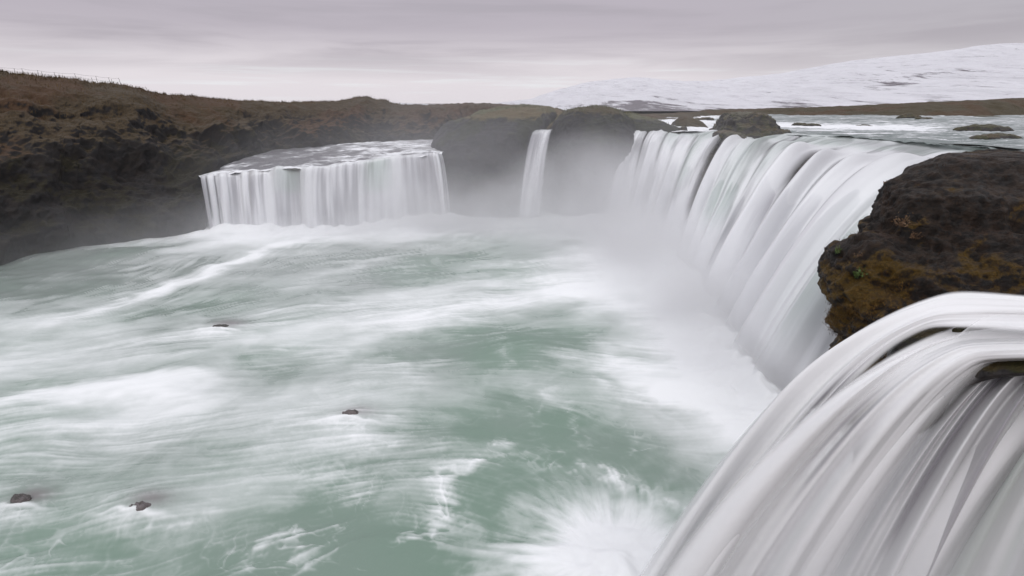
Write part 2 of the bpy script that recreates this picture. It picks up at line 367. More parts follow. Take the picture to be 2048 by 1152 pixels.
# ------------------------------------------------------------------ lofted rocks
def loft(name, lev, mat, nu=260, nv=160, ex=2.6, a1=1.2, s1=6, a2=.5, s2=1.6, a3=.12, s3=.4, seed=1, parent=None, yscale=1.0, pixel=True, strat=0, keeptop=.35):
    z = np.array([l[0] for l in lev], float)
    cx, cy, rx, ry = [], [], [], []
    for l in lev:
        Yc = (l[3] + l[4]) / 2
        if pixel: xl, xr = x_at(l[1], l[0], Yc), x_at(l[2], l[0], Yc)
        else: xl, xr = l[1], l[2]
        cx.append((xl + xr) / 2); rx.append((xr - xl) / 2); cy.append(Yc); ry.append((l[4] - l[3]) / 2)
    t = np.linspace(0, 1, nv); tl = np.concatenate([[0], np.cumsum(np.sqrt(np.diff(z) ** 2 + np.diff(rx) ** 2))]); tl /= tl[-1]
    I = lambda a: np.interp(t, tl, a)
    def S(a):
        a = I(a); k = np.hanning(9); k /= k.sum(); return np.convolve(np.pad(a, 4, 'edge'), k, 'valid')
    Z, X0, Y0, RX, RY = S(z), S(cx), S(cy), S(rx), S(ry)
    th = np.linspace(0, 2 * math.pi, nu, endpoint=False)
    c, s = np.cos(th), np.sin(th); e = 2 / ex
    ux = np.sign(c) * np.abs(c) ** e; uy = np.sign(s) * np.abs(s) ** e
    P = np.stack([X0[:, None] + RX[:, None] * ux, Y0[:, None] + RY[:, None] * uy, Z[:, None] + 0 * ux], -1)
    # gather the last rows to a closed top
    ntop = 14; last = P[-1]; cen = last.mean(0); extra = []
    for k in range(1, ntop + 1):
        q = k / ntop; w = last * (1 - q) + cen * q; w[:, 2] = cen[2] + (z[-1] - z[-2]) * .35 * math.sin(q * 1.57); extra.append(w)
    P = np.concatenate([P, np.array(extra)], 0)
    N = smooth_norm(np.concatenate([P[:, -1:], P, P[:, :1]], 1))[:, 1:-1]
    out = P - np.array([np.mean(cx), np.mean(cy), z.mean()]); flip = (N * out).sum(-1) < 0; N[flip] *= -1
    x, y, zz = P[..., 0], P[..., 1], P[..., 2]
    d = a1 * fbm(x / s1, y / s1, zz / s1, 3, seed) + a2 * ridged(x / s2, y / s2, zz / s2 * .8, 4, seed + 20) + a3 * fbm(x / s3, y / s3, zz / s3, 3, seed + 50)
    if strat: d = d + strat * (np.abs(vn(x / 6 + zz * .3, y / 6, zz / (s2 * .5), seed + 60)) - .3)
    tt = np.concatenate([t, np.ones(ntop)])[:, None]
    d = d * (1 - (1 - keeptop) * sm(.75, 1, tt)); d[-1] = d[-1].mean()
    P = P + N * d[..., None]
    P[-1] = P[-1].mean(0)
    o = grid_mesh(name, P, mat, closed=True, parent=parent)
    return o, P

M['mound'] = rock_mat('mound_grass_material', rgb(.05, .045, .035), rgb(.06, .05, .035), rgb(.10, .09, .03), rgb(.145, .125, .06), .3, (.0, .4), .8)
M['wet_dome'] = rock_mat('dark_basalt_material', rgb(.014, .013, .015), rgb(.022, .02, .02), rgb(.025, .026, .014), rgb(.075, .068, .03), .05, (.9, 1.2), .8, grass_h=(-4, -1.2))
d1, P1 = loft('domed_rock', [(-17.5, 897, 1064, 80, 97), (-13, 890, 1063, 80, 97), (-10, 873, 1062, 80.5, 97), (-8, 867, 1064, 80.5, 97), (-6.6, 870, 1070, 81.5, 98), (-5.2, 884, 1080, 83, 98.5), (-4.0, 905, 1092, 85, 99), (-3.0, 930, 1102, 87, 99.5), (-2.2, 955, 1106, 89, 99.5), (-1.6, 985, 1100, 91, 99), (-1.3, 1010, 1080, 93, 98)], M['dome'], seed=5, a1=.8, s1=7, a2=.5, s2=3, a3=.12, s3=.8)
tag(d1, 'wide domed basalt rock with grassy top between the far fall and the narrow fall', 'rock', 'rock bastions between the falls')
d2, P2 = loft('domed_rock', [(-17.5, 1086, 1272, 80, 96), (-11, 1088, 1268, 80, 97), (-8, 1094, 1264, 80, 97), (-6, 1099, 1263, 80.5, 97), (-4.4, 1106, 1262, 82, 97), (-3.2, 1113, 1255, 83.5, 96), (-2.2, 1123, 1245, 85, 95), (-1.5, 1135, 1232, 86, 93), (-1.15, 1155, 1215, 87, 92)], M['dome'], seed=9, a1=.7, s1=7, a2=.5, s2=3, a3=.12, s3=.8)
d2.data.materials[0] = M['wet_dome']
tag(d2, 'dark narrow rock pillar just right of the slender fall, blackish face with grassy crown', 'rock', 'rock bastions between the falls')
d3, P3 = loft('grassy_mound', [(-9, 925, 1140, 100, 135), (-4, 940, 1134, 101, 134), (-2.6, 955, 1126, 103, 132), (-1.7, 985, 1114, 106, 128), (-1.15, 1015, 1090, 110, 124)], M['dome'], seed=15, a1=.6, s1=9, a2=.25, s2=3, a3=.08, s3=.8, nu=160, nv=60)
d3.data.materials[0] = M['mound']
tag(d3, 'low olive grassy mound behind the wide domed rock and above the slender fall', 'mound', 'grassy mounds by the river')
d4, P4 = loft('grassy_mound', [(-6, 1215, 1372, 84, 112), (-4.4, 1222, 1352, 86, 110), (-3.6, 1230, 1318, 88, 108), (-2.9, 1236, 1290, 90, 105), (-2.2, 1242, 1268, 93, 100)], M['dome'], seed=17, a1=.5, s1=6, a2=.25, s2=2.5, a3=.08, s3=.8, nu=160, nv=60)
tag(d4, 'brown grassy mound sloping right from the dark pillar down to the river', 'mound', 'grassy mounds by the river')
d5, P5 = loft('grassy_mound', [(-6, 1342, 1412, 98, 112), (-4.4, 1350, 1402, 99, 111), (-3.6, 1355, 1392, 101, 109), (-3.0, 1362, 1382, 103, 107)], M['bank'], seed=19, a1=.3, s1=4, a2=.25, s2=2, a3=.08, s3=.8, nu=120, nv=40)
tag(d5, 'small rounded grassy island in the rapids left of the dark boulder at the lip', 'mound', 'grassy mounds by the river')
pts = []
for PP, lo in ((P1, .62), (P3, .45), (P4, .3), (P2, .7)):
    m_, n_ = PP.shape[:2]
    for _ in range(420):
        i = random.randint(int(m_ * lo), m_ - 2); j = random.randint(0, n_ - 1); pts.append(PP[i, j])
M['grass_green'] = plain('green_grass_material', rgb(.11, .11, .035), .9, .4, .6)
o = blades('mound_grass', pts, .38, 5, M['grass_green']); o['kind'] = 'stuff'

# river boulder at the lip and small river rocks
root = thing('river_boulder', 'large dark mossy boulder sitting on the lip between two arms of the river', 'boulder')
loft('boulder_mass', [(-6, 1428, 1556, 79, 92), (-4.8, 1432, 1560, 80, 92), (-4.0, 1440, 1548, 81, 91), (-3.2, 1446, 1540, 82, 90), (-2.5, 1452, 1525, 83.5, 89), (-2.0, 1468, 1512, 85, 88)], M['wet'], seed=23, a1=.5, s1=3, a2=.6, s2=1.6, a3=.15, s3=.5, nu=200, nv=110, parent=root)
loft('low_ledge', [(-6, 1428, 1492, 77, 84), (-4.9, 1432, 1486, 77.5, 83.5), (-4.3, 1438, 1476, 78.5, 82.5)], M['wet'], seed=25, a1=.25, s1=2, a2=.3, s2=1, a3=.1, s3=.4, nu=120, nv=40, parent=root)
def small_rock(px, py, z, w, d, h, seed, label, group, mat=None, name='river_rock'):
    p = atz(px, py, z); s = w / 2
    o, _ = loft(name, [(z - .8 * h - .2, p[0] - s * 1.1, p[0] + s * 1.1, p[1] - d * .55, p[1] + d * .55), (z, p[0] - s, p[0] + s, p[1] - d / 2, p[1] + d / 2), (z + h * .6, p[0] - s * .75, p[0] + s * .8, p[1] - d * .35, p[1] + d * .35), (z + h * .95, p[0] - s * .3, p[0] + s * .4, p[1] - d * .12, p[1] + d * .15)],
                mat or M['wet'], nu=72, nv=30, a1=.5 * h, s1=w * .45, a2=.45 * h, s2=w * .22, a3=.1 * h, s3=w * .08, seed=seed, pixel=False, keeptop=.9)
    tag(o, label, 'rock', group); return o
G = 'dark rocks breaking the upper river'
for i, (px, py, w, d, h, lab) in enumerate([
        (1363, 263, 1.5, 1.2, .5, 'small black rock in the white water just below the grassy island'),
        (1405, 240, 5, 2, .5, 'flat dark rock shelf between the grassy island and the open river'),
        (1598, 250, 3.2, 1.3, .35, 'small dark rock just right of the lip boulder'),
        (1622, 251, 3.6, 1.2, .3, 'long low dark rock second to the right of the lip boulder'),
        (1728, 252, 3.6, 1.0, .2, 'thin dark rock barely awash in the middle of the upper river'),
        (1817, 236, 6.5, 2.2, .75, 'largest dark rock far out near the opposite bank'),
        (1848, 238, 4.2, 1.6, .4, 'smaller dark rock beside the large one near the opposite bank'),
        (1968, 261, 9, 2.0, .65, 'long flat black rock in the river at the right edge of the picture'),
        (1990, 276, 6, 2.2, .45, 'brownish rough rock with foam around it below the long flat rock'),
        (1975, 234, 8, 2, .35, 'low dark rock at the far shore on the right')]):
    small_rock(px, py, -4.55, w, d, h, 100 + i, lab, G)

# far bank across the river
bt = [(900, 232), (1150, 231), (1230, 229), (1320, 227), (1395, 224), (1410, 219), (1531, 217), (1697, 212), (1862, 204), (2048, 196), (2500, 178), (3300, 150)]
bb = [(900, 250), (1150, 246), (1230, 244), (1320, 242), (1390, 238), (1430, 231.5), (1531, 231), (1697, 231), (1862, 232.5), (1945, 233), (2048, 230), (2500, 235), (3300, 240)]
n = 500; px = np.linspace(900, 3300, n); px = np.concatenate([np.linspace(900, 2100, 420), np.linspace(2110, 3300, 80)])
r = np.linspace(0, 1, 46); P = np.zeros((46, 500, 3))
for i in range(500):
    b = atz(px[i], float(L2(bb, [px[i]], 1)[0]), -4.6); b[2] -= .3
    k = np.linalg.norm(b[:2]); dirv = b[:2] / k
    tb = aty(px[i], float(L2(bt, [px[i]], 1)[0]), b[1] + 38)
    for ax in (0, 1): P[:, i, ax] = b[ax] + (tb[ax] - b[ax]) * r
    P[:, i, 2] = b[2] + (tb[2] - b[2]) * (1 - (1 - r) ** 1.8)
x, y = P[..., 0], P[..., 1]
P[..., 2] += .5 * fbm(x / 6, y / 6, 0 * x, 4, 61) * np.sin(np.minimum(r * 1.15, 1) * math.pi)[:, None] ** .5 + .18 * fbm(x / 2, y / 3, 0 * x, 3, 66)
P[..., 1] += (1.8 * fbm(x / 14, 0 * x, 0 * x, 4, 63))
ex = P[-1] * 1.6; ex[:, 2] = -6; P = np.concatenate([P, ex[None]], 0)
o = grid_mesh('far_bank', P, M['bank']); o['kind'] = 'structure'

# ------------------------------------------------------------------ upper river
def fan(name, near, far, zn, zf, mat, nx=520, ny=170, disp=None, foam=None, uvs=(1, 1), over=1.0):
    c = np.linspace(near[0][0], near[-1][0], nx); P = np.zeros((ny, nx, 3)); rr = np.linspace(0, 1, ny)
    xn = np.interp(c, [p[0] for p in near], [p[0] for p in near]); yn = L2(near, c, 1)
    cf = np.linspace(0, 1, nx)
    fx = np.interp(cf, np.linspace(0, 1, len(far)), [p[0] for p in far]) if zn is None else None
    for i in range(nx):
        zN = zn(c[i]) if callable(zn) else zn; zF = zf(c[i]) if callable(zf) else zf
        a = atz(c[i], yn[i], zN); b = atz(float(L2(far, [c[i]], 2)[0]), float(L2(far, [c[i]], 1)[0]), zF)
        k = rr ** 1.6
        for ax in (0, 1, 2): P[:, i, ax] = a[ax] + (b[ax] - a[ax]) * k
    x, y = P[..., 0], P[..., 1]
    if disp is not None: P[..., 2] += disp(x, y, rr[:, None])
    fo = foam(x, y, rr[:, None], c[None, :]) if foam is not None else 0 * x
    edge = 1 + 0 * x; P[:1, :, 2] -= .05
    uv = np.stack([x * uvs[0], y * uvs[1]], -1)
    return grid_mesh(name, P, mat, attrs={'foam': fo, 'edge': edge}, uv=uv)
near = [(1225, 263), (1262, 263.5), (1500, 265.5), (1580, 269.5), (1650, 272.5), (1700, 275), (1780, 279.5), (1850, 285), (1930, 292), (2000, 300), (2100, 310), (2300, 326), (2800, 362)]
far = [(1225, 235, 1225), (1500, 229, 1500), (2048, 229, 2048), (2800, 232, 2800)]
rdisp = lambda x, y, r: .22 * fbm(x / 7, y / 2.6, 0 * x, 4, 71) + .10 * fbm(x / 1.8, y / .9, 0 * x, 3, 72)
rfoam = lambda x, y, r, c: .55 * np.exp(-((r - .42) / .10) ** 2) * sm(1500, 1560, c) * (1 - sm(1800, 1950, c)) + .5 * (1 - sm(1400, 1470, c)) - .5 * np.exp(-(r / .10) ** 2) * sm(1480, 1560, c) + .15 * fbm(x / 12, y / 4, 0 * x, 3, 73)
o = fan('upper_river', near, far, -4.55, -4.6, M['river'], disp=rdisp, foam=rfoam); o['kind'] = 'structure'

ll = [(402, 357, -9.9), (440, 350, -9.6), (500, 342, -9.2), (560, 339, -8.95), (640, 336, -8.7), (720, 326, -8.2), (800, 316, -7.75), (868, 309, -7.35), (884, 308, -7.3)]
farl = [(402, 350, 395), (440, 336, 432), (500, 316, 490), (560, 300, 548), (640, 291, 640), (720, 285, 720), (800, 281, 800), (868, 278, 868), (884, 277, 900)]
ldisp = lambda x, y, r: .28 * ridged(x / 2.6, y / 4.0, 0 * x, 4, 81) * np.exp(-((r - .25) / .35) ** 2) + .08 * fbm(x, y / 2, 0 * x, 3, 82)
lfoam = lambda x, y, r, c: -.02 + .9 * (1 - sm(0, .25, r)) + .5 * sm(.75, 1, r) * 0 + .22 * fbm(x / 3, y / 3, 0 * x, 3, 83) + .4 * (1 - sm(430, 500, c)) + .25 * sm(560, 760, c)
zl = lambda c: float(L2(ll, [c], 2)[0])
o = fan('side_channel', ll, farl, zl, lambda c: zl(c) + .9 * sm(402, 520, c), M['river_far'], nx=360, ny=130, disp=ldisp, foam=lfoam); o['kind'] = 'structure'

# ------------------------------------------------------------------ falling sheets
def path3(up, B, slope, nt_up, nt_dn):
    """up: upstream points (px,py,z) ending on the lip; B: (px,py) on the pool"""
    U = [atz(*p) for p in up]; Lp = U[-1]
    Bp = atz(B[0], B[1], B[2] if len(B) > 2 else POOL - .15)
    dn = []
    for k in range(1, nt_dn + 1):
        q = k / nt_dn; w = Lp + (Bp - Lp) * q; w[2] = Lp[2] + (Bp[2] - Lp[2]) * (slope * q + (1 - slope) * q * q); dn.append(w)
    # upstream by Catmull-Rom
    pts = [2 * U[0] - U[1]] + U + [dn[max(1, nt_dn // 8)]]; upp = []
    seg = len(U) - 1; per = max(2, nt_up // seg)
    for s_ in range(seg):
        p0, p1, p2, p3 = pts[s_:s_ + 4]
        for k in range(per):
            t = k / per; upp.append(.5 * ((2 * p1) + (p2 - p0) * t + (2 * p0 - 5 * p1 + 4 * p2 - p3) * t * t + (-p0 + 3 * p1 - 3 * p2 + p3) * t ** 3))
    A = np.array(upp + [Lp] + dn)
    # smooth and resample
    s = np.concatenate([[0], np.cumsum(np.linalg.norm(np.diff(A, axis=0), axis=1))]); s /= s[-1]
    T = np.linspace(0, 1, nt_up + nt_dn); A = np.stack([np.interp(T, s, A[:, k]) for k in range(3)], 1)
    k = np.hanning(11); k /= k.sum()
    B_ = np.stack([np.convolve(np.pad(A[:, j], 5, 'reflect', reflect_type='odd'), k, 'valid') for j in range(3)], 1)
    return B_
def across(lines, ns):
    L = np.array(lines); n = len(L); t = np.linspace(0, n - 1, ns); i = np.clip(t.astype(int), 0, n - 2); f = (t - i)[:, None, None]
    E = np.concatenate([(2 * L[:1] - L[1:2]), L, (2 * L[-1:] - L[-2:-1])], 0)
    p0, p1, p2, p3 = E[i], E[i + 1], E[i + 2], E[i + 3]
    return (.5 * ((2 * p1) + (p2 - p0) * f + (2 * p0 - 5 * p1 + 4 * p2 - p3) * f ** 2 + (-p0 + 3 * p1 - 3 * p2 + p3) * f ** 3)).transpose(1, 0, 2), t
def sheet(name, P, S, width, mat, parent, relief=.3, cu=1.2, seed=1, edge=(.03, .03), top=.06, bot=.04, gaps=(), greens=(), whites=(), purples=(), shapes=(), solid=None, cuts=None, off=0, relfn=None):
    nt, ns, _ = P.shape; N = smooth_norm(P)
    if np.mean(N[..., 2]) < 0: N = -N
    u = S / S[-1] * width; v = np.linspace(0, 1, nt)
    seg = np.linalg.norm(np.diff(P.mean(1), axis=0), axis=1); vm = np.concatenate([[0], np.cumsum(seg)])
    U, V = np.meshgrid(u, vm); S2, T2 = np.meshgrid(S, v)
    rel = relief * (fbm(U / cu, V / 22, 0 * U, 3, seed) + .16 * fbm(U / (cu * .3), V / 14, 0 * U, 2, seed + 9)) * sm(0, .12, T2)
    if relfn is not None: rel = rel + relfn(S2, T2)
    gap = 0 * U; gr = 0 * U; wh = 0 * U; so = 0 * U
    def blobs(lst, rw=.06):
        r_ = 0 * U
        for (s0, w, t0, t1, a) in lst: r_ = r_ + a * np.exp(-((S2 - s0) / w) ** 2) * sm(t0 - rw, t0 + rw, T2) * (1 - sm(t1 - .08, t1 + .08, T2))
        return r_
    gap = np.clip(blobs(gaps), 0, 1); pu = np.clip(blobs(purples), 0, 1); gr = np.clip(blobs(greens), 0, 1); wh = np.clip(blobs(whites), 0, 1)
    rel = rel + blobs(shapes, .14) - 1.1 * relief * gap
    P = P + N * (rel + off)[..., None]
    sw = S2 / S[-1]
    e = sm(0, edge[0], sw) * (1 - sm(1 - edge[1], 1, sw)) * sm(0, top, T2) * (1 - gap * .97)
    if bot > 0: e = e * (1 - sm(1 - bot, 1, T2))
    so = (wh if solid is None else np.full_like(U, solid))
    obs = []
    cuts = cuts or [S[0], S[-1]]
    for a, b in zip(cuts[:-1], cuts[1:]):
        j0 = int(np.searchsorted(S, a)); j1 = min(int(np.searchsorted(S, b)), ns - 1)
        sl = slice(j0, j1 + 1)
        obs.append(grid_mesh(name, P[:, sl], mat, parent, attrs={'edge': e[:, sl], 'green': gr[:, sl], 'white': wh[:, sl], 'purple': pu[:, sl], 'solid': so[:, sl]}, uv=np.stack([U, V], -1)[:, sl]))
    return obs

# far left fall
lf = thing('waterfall', 'far wide curtain waterfall pouring from the side channel at the left', 'waterfall', group='waterfalls of the horseshoe')
bx = [(421, 466), (455, 465), (510, 463), (566, 461), (642, 458), (722, 453), (806, 447), (884, 441), (903, 440)]
lines = []
for (px, py, z), b in zip(ll, bx):
    up = [(px + 1, py - 4, z + .12), (px, py - 1, z + .04), (px, py + 2, z - .12)]
    lines.append(path3(up, b, .18, 10, 80))
P, S = across(lines, 620)
un = .9 * fbm(S * 1.5, 0 * S, 0 * S, 3, 911); P[..., 1] += un[None, :]; P[..., 2] += (.14 * fbm(S * 1.2, 0 * S, 0 * S, 3, 912))[None, :] * (1 - np.linspace(0, 1, P.shape[0]))[:, None]
sheet('water_curtain', P, S, 36, M['fall_far'], lf, relief=.24, cu=2.6, seed=3, edge=(.012, .02), top=.03, bot=.05, greens=[(3.2, .35, 0, .5, .5), (5.45, .3, 0, .55, .7)],
      gaps=[(.35, .05, .1, .8, .7), (.62, .05, .2, .9, .5)], shapes=[(k * .8 + .5 + .2 * math.sin(k * 5.1), .2 + .08 * math.sin(k * 3.3), 0.1, 1.2, .30 + .15 * math.sin(k * 2.2)) for k in range(9)])
# slender middle fall
mf = thing('waterfall', 'slender single waterfall dropping between the two domed rocks', 'waterfall', group='waterfalls of the horseshoe')
lines = []
for q in np.linspace(0, 1, 4):
    tx = 1062 + 42 * q; b = (1034 + 46 * q, 440)
    lines.append(path3([(tx + 6, 259, -4.25), (tx + 3, 262, -4.35), (tx, 265.5, -4.5)], b, .3, 16, 70))
P, S = across(lines, 90)
sheet('water_curtain', P, S, 3.4, M['fall_far'], mf, relief=.18, cu=.8, seed=5, edge=(.14, .14), top=.03, bot=.05)
# main fall
mainf = thing('waterfall', 'long main waterfall of many slanting white streams below the upper river', 'waterfall', group='waterfalls of the horseshoe')
ml = [([(1258, 262, -4.45), (1256, 263.5, -4.5)], (1205, 440), .15),
      ([(1290, 261, -4.45), (1287, 263, -4.5)], (1237, 450), .10),
      ([(1335, 261, -4.45), (1328, 264, -4.55)], (1268, 464), .10),
      ([(1388, 262, -4.45), (1376, 266, -4.7)], (1300, 484), .10),
      ([(1440, 264, -4.45), (1424, 271, -4.8)], (1330, 506), .10),
      ([(1495, 264, -4.45), (1470, 272, -4.8)], (1357, 530), .10),
      ([(1560, 266, -4.45), (1540, 271, -4.7), (1515, 281, -5.0)], (1384, 558), .10),
      ([(1625, 269, -4.45), (1600, 273, -4.7), (1568, 287, -5.1)], (1408, 588), .10),
      ([(1700, 273, -4.45), (1690, 281, -4.9), (1660, 289, -5.1), (1612, 303, -5.4)], (1430, 622), .10),
      ([(1790, 278, -4.45), (1782, 288, -5.0), (1750, 292, -5.1), (1680, 312, -5.5)], (1450, 662), .10),
      ([(1865, 284, -4.45), (1850, 294, -5.05), (1815, 298, -5.15), (1735, 330, -5.8)], (1470, 702), .10),
      ([(1950, 292, -4.45), (1930, 303, -5.1), (1880, 312, -5.2), (1790, 355, -6.0)], (1492, 745), .10),
      ([(2060, 302, -4.45), (2030, 315, -5.1), (1960, 335, -5.3), (1850, 390, -6.3)], (1530, 800), .10),
      ([(2200, 315, -4.5), (2150, 340, -5.2), (2060, 370, -5.5), (1930, 440, -6.6)], (1600, 880), .10)]
lines = [path3(u, b, s, 50, 150) for u, b, s in ml]
P, S = across(lines, 1100)
MAINP = P.copy()
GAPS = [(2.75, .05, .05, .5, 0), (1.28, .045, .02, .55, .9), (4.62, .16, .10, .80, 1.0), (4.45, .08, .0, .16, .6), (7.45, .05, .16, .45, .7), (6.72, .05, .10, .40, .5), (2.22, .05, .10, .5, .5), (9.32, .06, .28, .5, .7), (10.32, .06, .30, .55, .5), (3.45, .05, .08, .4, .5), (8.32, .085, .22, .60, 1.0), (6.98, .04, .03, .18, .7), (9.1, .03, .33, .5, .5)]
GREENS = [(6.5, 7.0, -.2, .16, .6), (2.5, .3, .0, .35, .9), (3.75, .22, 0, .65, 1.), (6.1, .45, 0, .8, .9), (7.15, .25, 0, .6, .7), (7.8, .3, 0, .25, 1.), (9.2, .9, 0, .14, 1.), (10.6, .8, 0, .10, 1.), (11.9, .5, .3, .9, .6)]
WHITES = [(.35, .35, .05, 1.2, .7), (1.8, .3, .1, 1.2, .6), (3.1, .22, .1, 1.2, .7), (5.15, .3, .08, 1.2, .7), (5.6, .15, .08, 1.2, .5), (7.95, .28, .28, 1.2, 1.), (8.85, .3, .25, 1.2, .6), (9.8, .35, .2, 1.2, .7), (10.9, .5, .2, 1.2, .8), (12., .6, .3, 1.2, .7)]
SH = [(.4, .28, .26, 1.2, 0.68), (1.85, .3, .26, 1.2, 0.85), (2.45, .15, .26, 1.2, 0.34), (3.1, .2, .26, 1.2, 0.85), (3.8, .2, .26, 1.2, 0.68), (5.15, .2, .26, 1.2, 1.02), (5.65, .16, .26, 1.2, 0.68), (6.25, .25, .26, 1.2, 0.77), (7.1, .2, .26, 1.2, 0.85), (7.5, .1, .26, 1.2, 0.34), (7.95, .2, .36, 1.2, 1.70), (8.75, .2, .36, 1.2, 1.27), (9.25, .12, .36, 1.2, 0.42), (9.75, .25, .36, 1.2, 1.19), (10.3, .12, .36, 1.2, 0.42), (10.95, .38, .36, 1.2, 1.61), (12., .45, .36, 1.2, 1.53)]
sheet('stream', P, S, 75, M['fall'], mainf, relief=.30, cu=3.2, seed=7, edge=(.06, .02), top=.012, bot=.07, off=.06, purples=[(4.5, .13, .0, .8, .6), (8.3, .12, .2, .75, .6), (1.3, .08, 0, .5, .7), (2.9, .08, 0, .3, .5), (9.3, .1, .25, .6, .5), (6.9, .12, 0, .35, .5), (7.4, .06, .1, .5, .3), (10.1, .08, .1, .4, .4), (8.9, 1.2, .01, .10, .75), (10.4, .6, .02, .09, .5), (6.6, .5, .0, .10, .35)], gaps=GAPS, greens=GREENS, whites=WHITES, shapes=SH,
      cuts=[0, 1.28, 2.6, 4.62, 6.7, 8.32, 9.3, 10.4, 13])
# rock ledge under the falls
def ledge(name, Pm, back, mat, seed, amp=.6, dn=.5):
    P = Pm[::3, ::3].copy(); N = smooth_norm(P)
    if np.mean(N[..., 2]) < 0: N = -N
    x, y, z = P[..., 0], P[..., 1], P[..., 2]
    t = np.linspace(0, 1, P.shape[0])[:, None]
    d = back * (.25 + sm(0, .35, t)) + amp * (fbm(x / 3, y / 3, z / 3, 4, seed) + .5 * ridged(x / 1.2, y / 1.2, z / 1.0, 3, seed + 1)) * sm(0, .2, t)
    P = P - N * d[..., None]; P[..., 2] -= dn * .3
    return grid_mesh(name, P, mat)
o = ledge('riverbed_ledge', MAINP, 1.5, M['wet'], 201); o['kind'] = 'structure'

# near fall
nf = thing('waterfall', 'closest waterfall arching over the lip at the lower right corner', 'waterfall', group='waterfalls of the horseshoe')
def nsheet(ml, ns, width, seed, **k):
    lines = [path3(u, b, s, 60, 130) for u, b, s in ml]; P, S = across(lines, ns)
    sheet('stream', P, S, width, M['fall_near'], nf, seed=seed, **k); return P
PA = nsheet([([(2330, 606, -4.5), (2100, 592, -4.6), (1905, 580, -4.9)], (1262, 1175), .22),
        ([(2330, 620, -4.55), (2100, 606, -4.7), (1892, 600, -5.1)], (1290, 1190), .22),
        ([(2330, 640, -4.65), (2100, 622, -4.85), (1880, 620, -5.3)], (1322, 1205), .22),
        ([(2330, 660, -4.75), (2100, 636, -5.0), (1868, 638, -5.5)], (1358, 1225), .22),
        ([(2330, 700, -4.9), (2120, 672, -5.15), (1862, 656, -5.7)], (1398, 1245), .22)], 360, 4.6, 31,
       relief=.035, cu=.9, edge=(.10, .10), top=.02, bot=0, shapes=[(.9, .75, .36, 1.2, .6), (2.7, .35, .30, 1.2, .22), (3.3, .2, .3, 1.2, .12)], whites=[(.6, .8, 0, 1.2, .9), (2., .9, 0, .45, .6)],
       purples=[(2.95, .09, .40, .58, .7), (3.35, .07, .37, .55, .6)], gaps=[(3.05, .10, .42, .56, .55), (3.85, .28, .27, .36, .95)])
PB = nsheet([([(2400, 676, -4.92), (2150, 646, -5.08), (1922, 651, -5.7)], (1290, 1250), .2),
        ([(2400, 708, -5.1), (2160, 680, -5.3), (1925, 682, -5.9)], (1350, 1275), .2),
        ([(2400, 728, -5.2), (2165, 698, -5.4), (1935, 700, -6.0)], (1415, 1300), .2),
        ([(2400, 750, -5.3), (2170, 715, -5.5), (1955, 716, -6.1)], (1500, 1330), .2),
        ([(2400, 765, -5.4), (2180, 722, -5.6), (1972, 722, -6.2)], (1570, 1340), .2)], 300, 4.0, 35,
       relief=.035, cu=.8, edge=(.07, .12), top=.02, bot=0, off=.06, shapes=[(.75, .5, .42, 1.2, .95), (1.9, .2, .3, 1.2, .18), (2.6, .3, .3, 1.2, .3)], whites=[(.5, .6, 0, 1.2, .9)],
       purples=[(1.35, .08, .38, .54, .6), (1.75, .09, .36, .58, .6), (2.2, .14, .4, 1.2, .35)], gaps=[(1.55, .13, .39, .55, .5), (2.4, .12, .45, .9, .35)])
PC = nsheet([([(2450, 750, -5.5), (2230, 705, -5.7), (1990, 697, -6.15)], (1570, 1270), .2),
        ([(2450, 776, -5.65), (2250, 730, -5.88), (2024, 718, -6.35)], (1640, 1300), .2),
        ([(2450, 812, -5.8), (2260, 765, -6.1), (2055, 748, -6.6)], (1705, 1330), .2),
        ([(2450, 850, -5.9), (2280, 795, -6.3), (2085, 775, -6.8)], (1780, 1360), .2)], 300, 4.0, 39,
       relief=.06, cu=.6, edge=(.07, .08), top=.02, bot=0, shapes=[(.65, .22, .1, 1.2, .5), (1.15, .15, .2, 1.2, .25), (1.8, .25, .1, 1.2, .55), (2.6, .25, .1, 1.2, .5)], whites=[(.75, .2, .3, 1.2, .6), (1.8, .25, .2, 1.2, .7)],
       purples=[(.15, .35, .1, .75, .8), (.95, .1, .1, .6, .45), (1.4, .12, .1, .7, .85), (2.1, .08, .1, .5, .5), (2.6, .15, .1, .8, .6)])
PD = nsheet([([(2500, 880, -6.4), (2330, 830, -6.8), (2110, 785, -7.2)], (1750, 1340), .2),
        ([(2500, 920, -6.6), (2350, 870, -7.0), (2150, 835, -7.6)], (1860, 1400), .2),
        ([(2500, 960, -6.9), (2370, 920, -7.4), (2190, 895, -8.0)], (1990, 1480), .2),
        ([(2500, 1010, -7.2), (2400, 980, -7.8), (2240, 970, -8.5)], (2130, 1600), .2)], 300, 4.5, 41,
       relief=.06, cu=.8, edge=(.12, .05), top=.02, bot=0, shapes=[(.55, .35, .1, 1.2, .6), (1.7, .35, .1, 1.2, .6), (2.6, .3, .1, 1.2, .4)], whites=[(1.7, .6, .3, 1.2, .8), (2.7, .4, .2, 1.2, .8)],
       greens=[(.55, .35, .0, .9, .9), (1.2, .1, .2, .9, .6)])
PE = nsheet([([(2500, 1040, -8.6), (2400, 1010, -9.0), (2230, 1010, -9.6)], (1830, 1400), .25),
        ([(2500, 1080, -8.7), (2420, 1060, -9.1), (2260, 1070, -9.8)], (1960, 1500), .25),
        ([(2500, 1140, -8.8), (2440, 1140, -9.2), (2300, 1160, -10)], (2090, 1600), .25)], 160, 3.0, 43,
       relief=.08, cu=.7, edge=(.2, .05), top=.02, bot=0, whites=[(.6, .6, 0, 1.2, .8)])
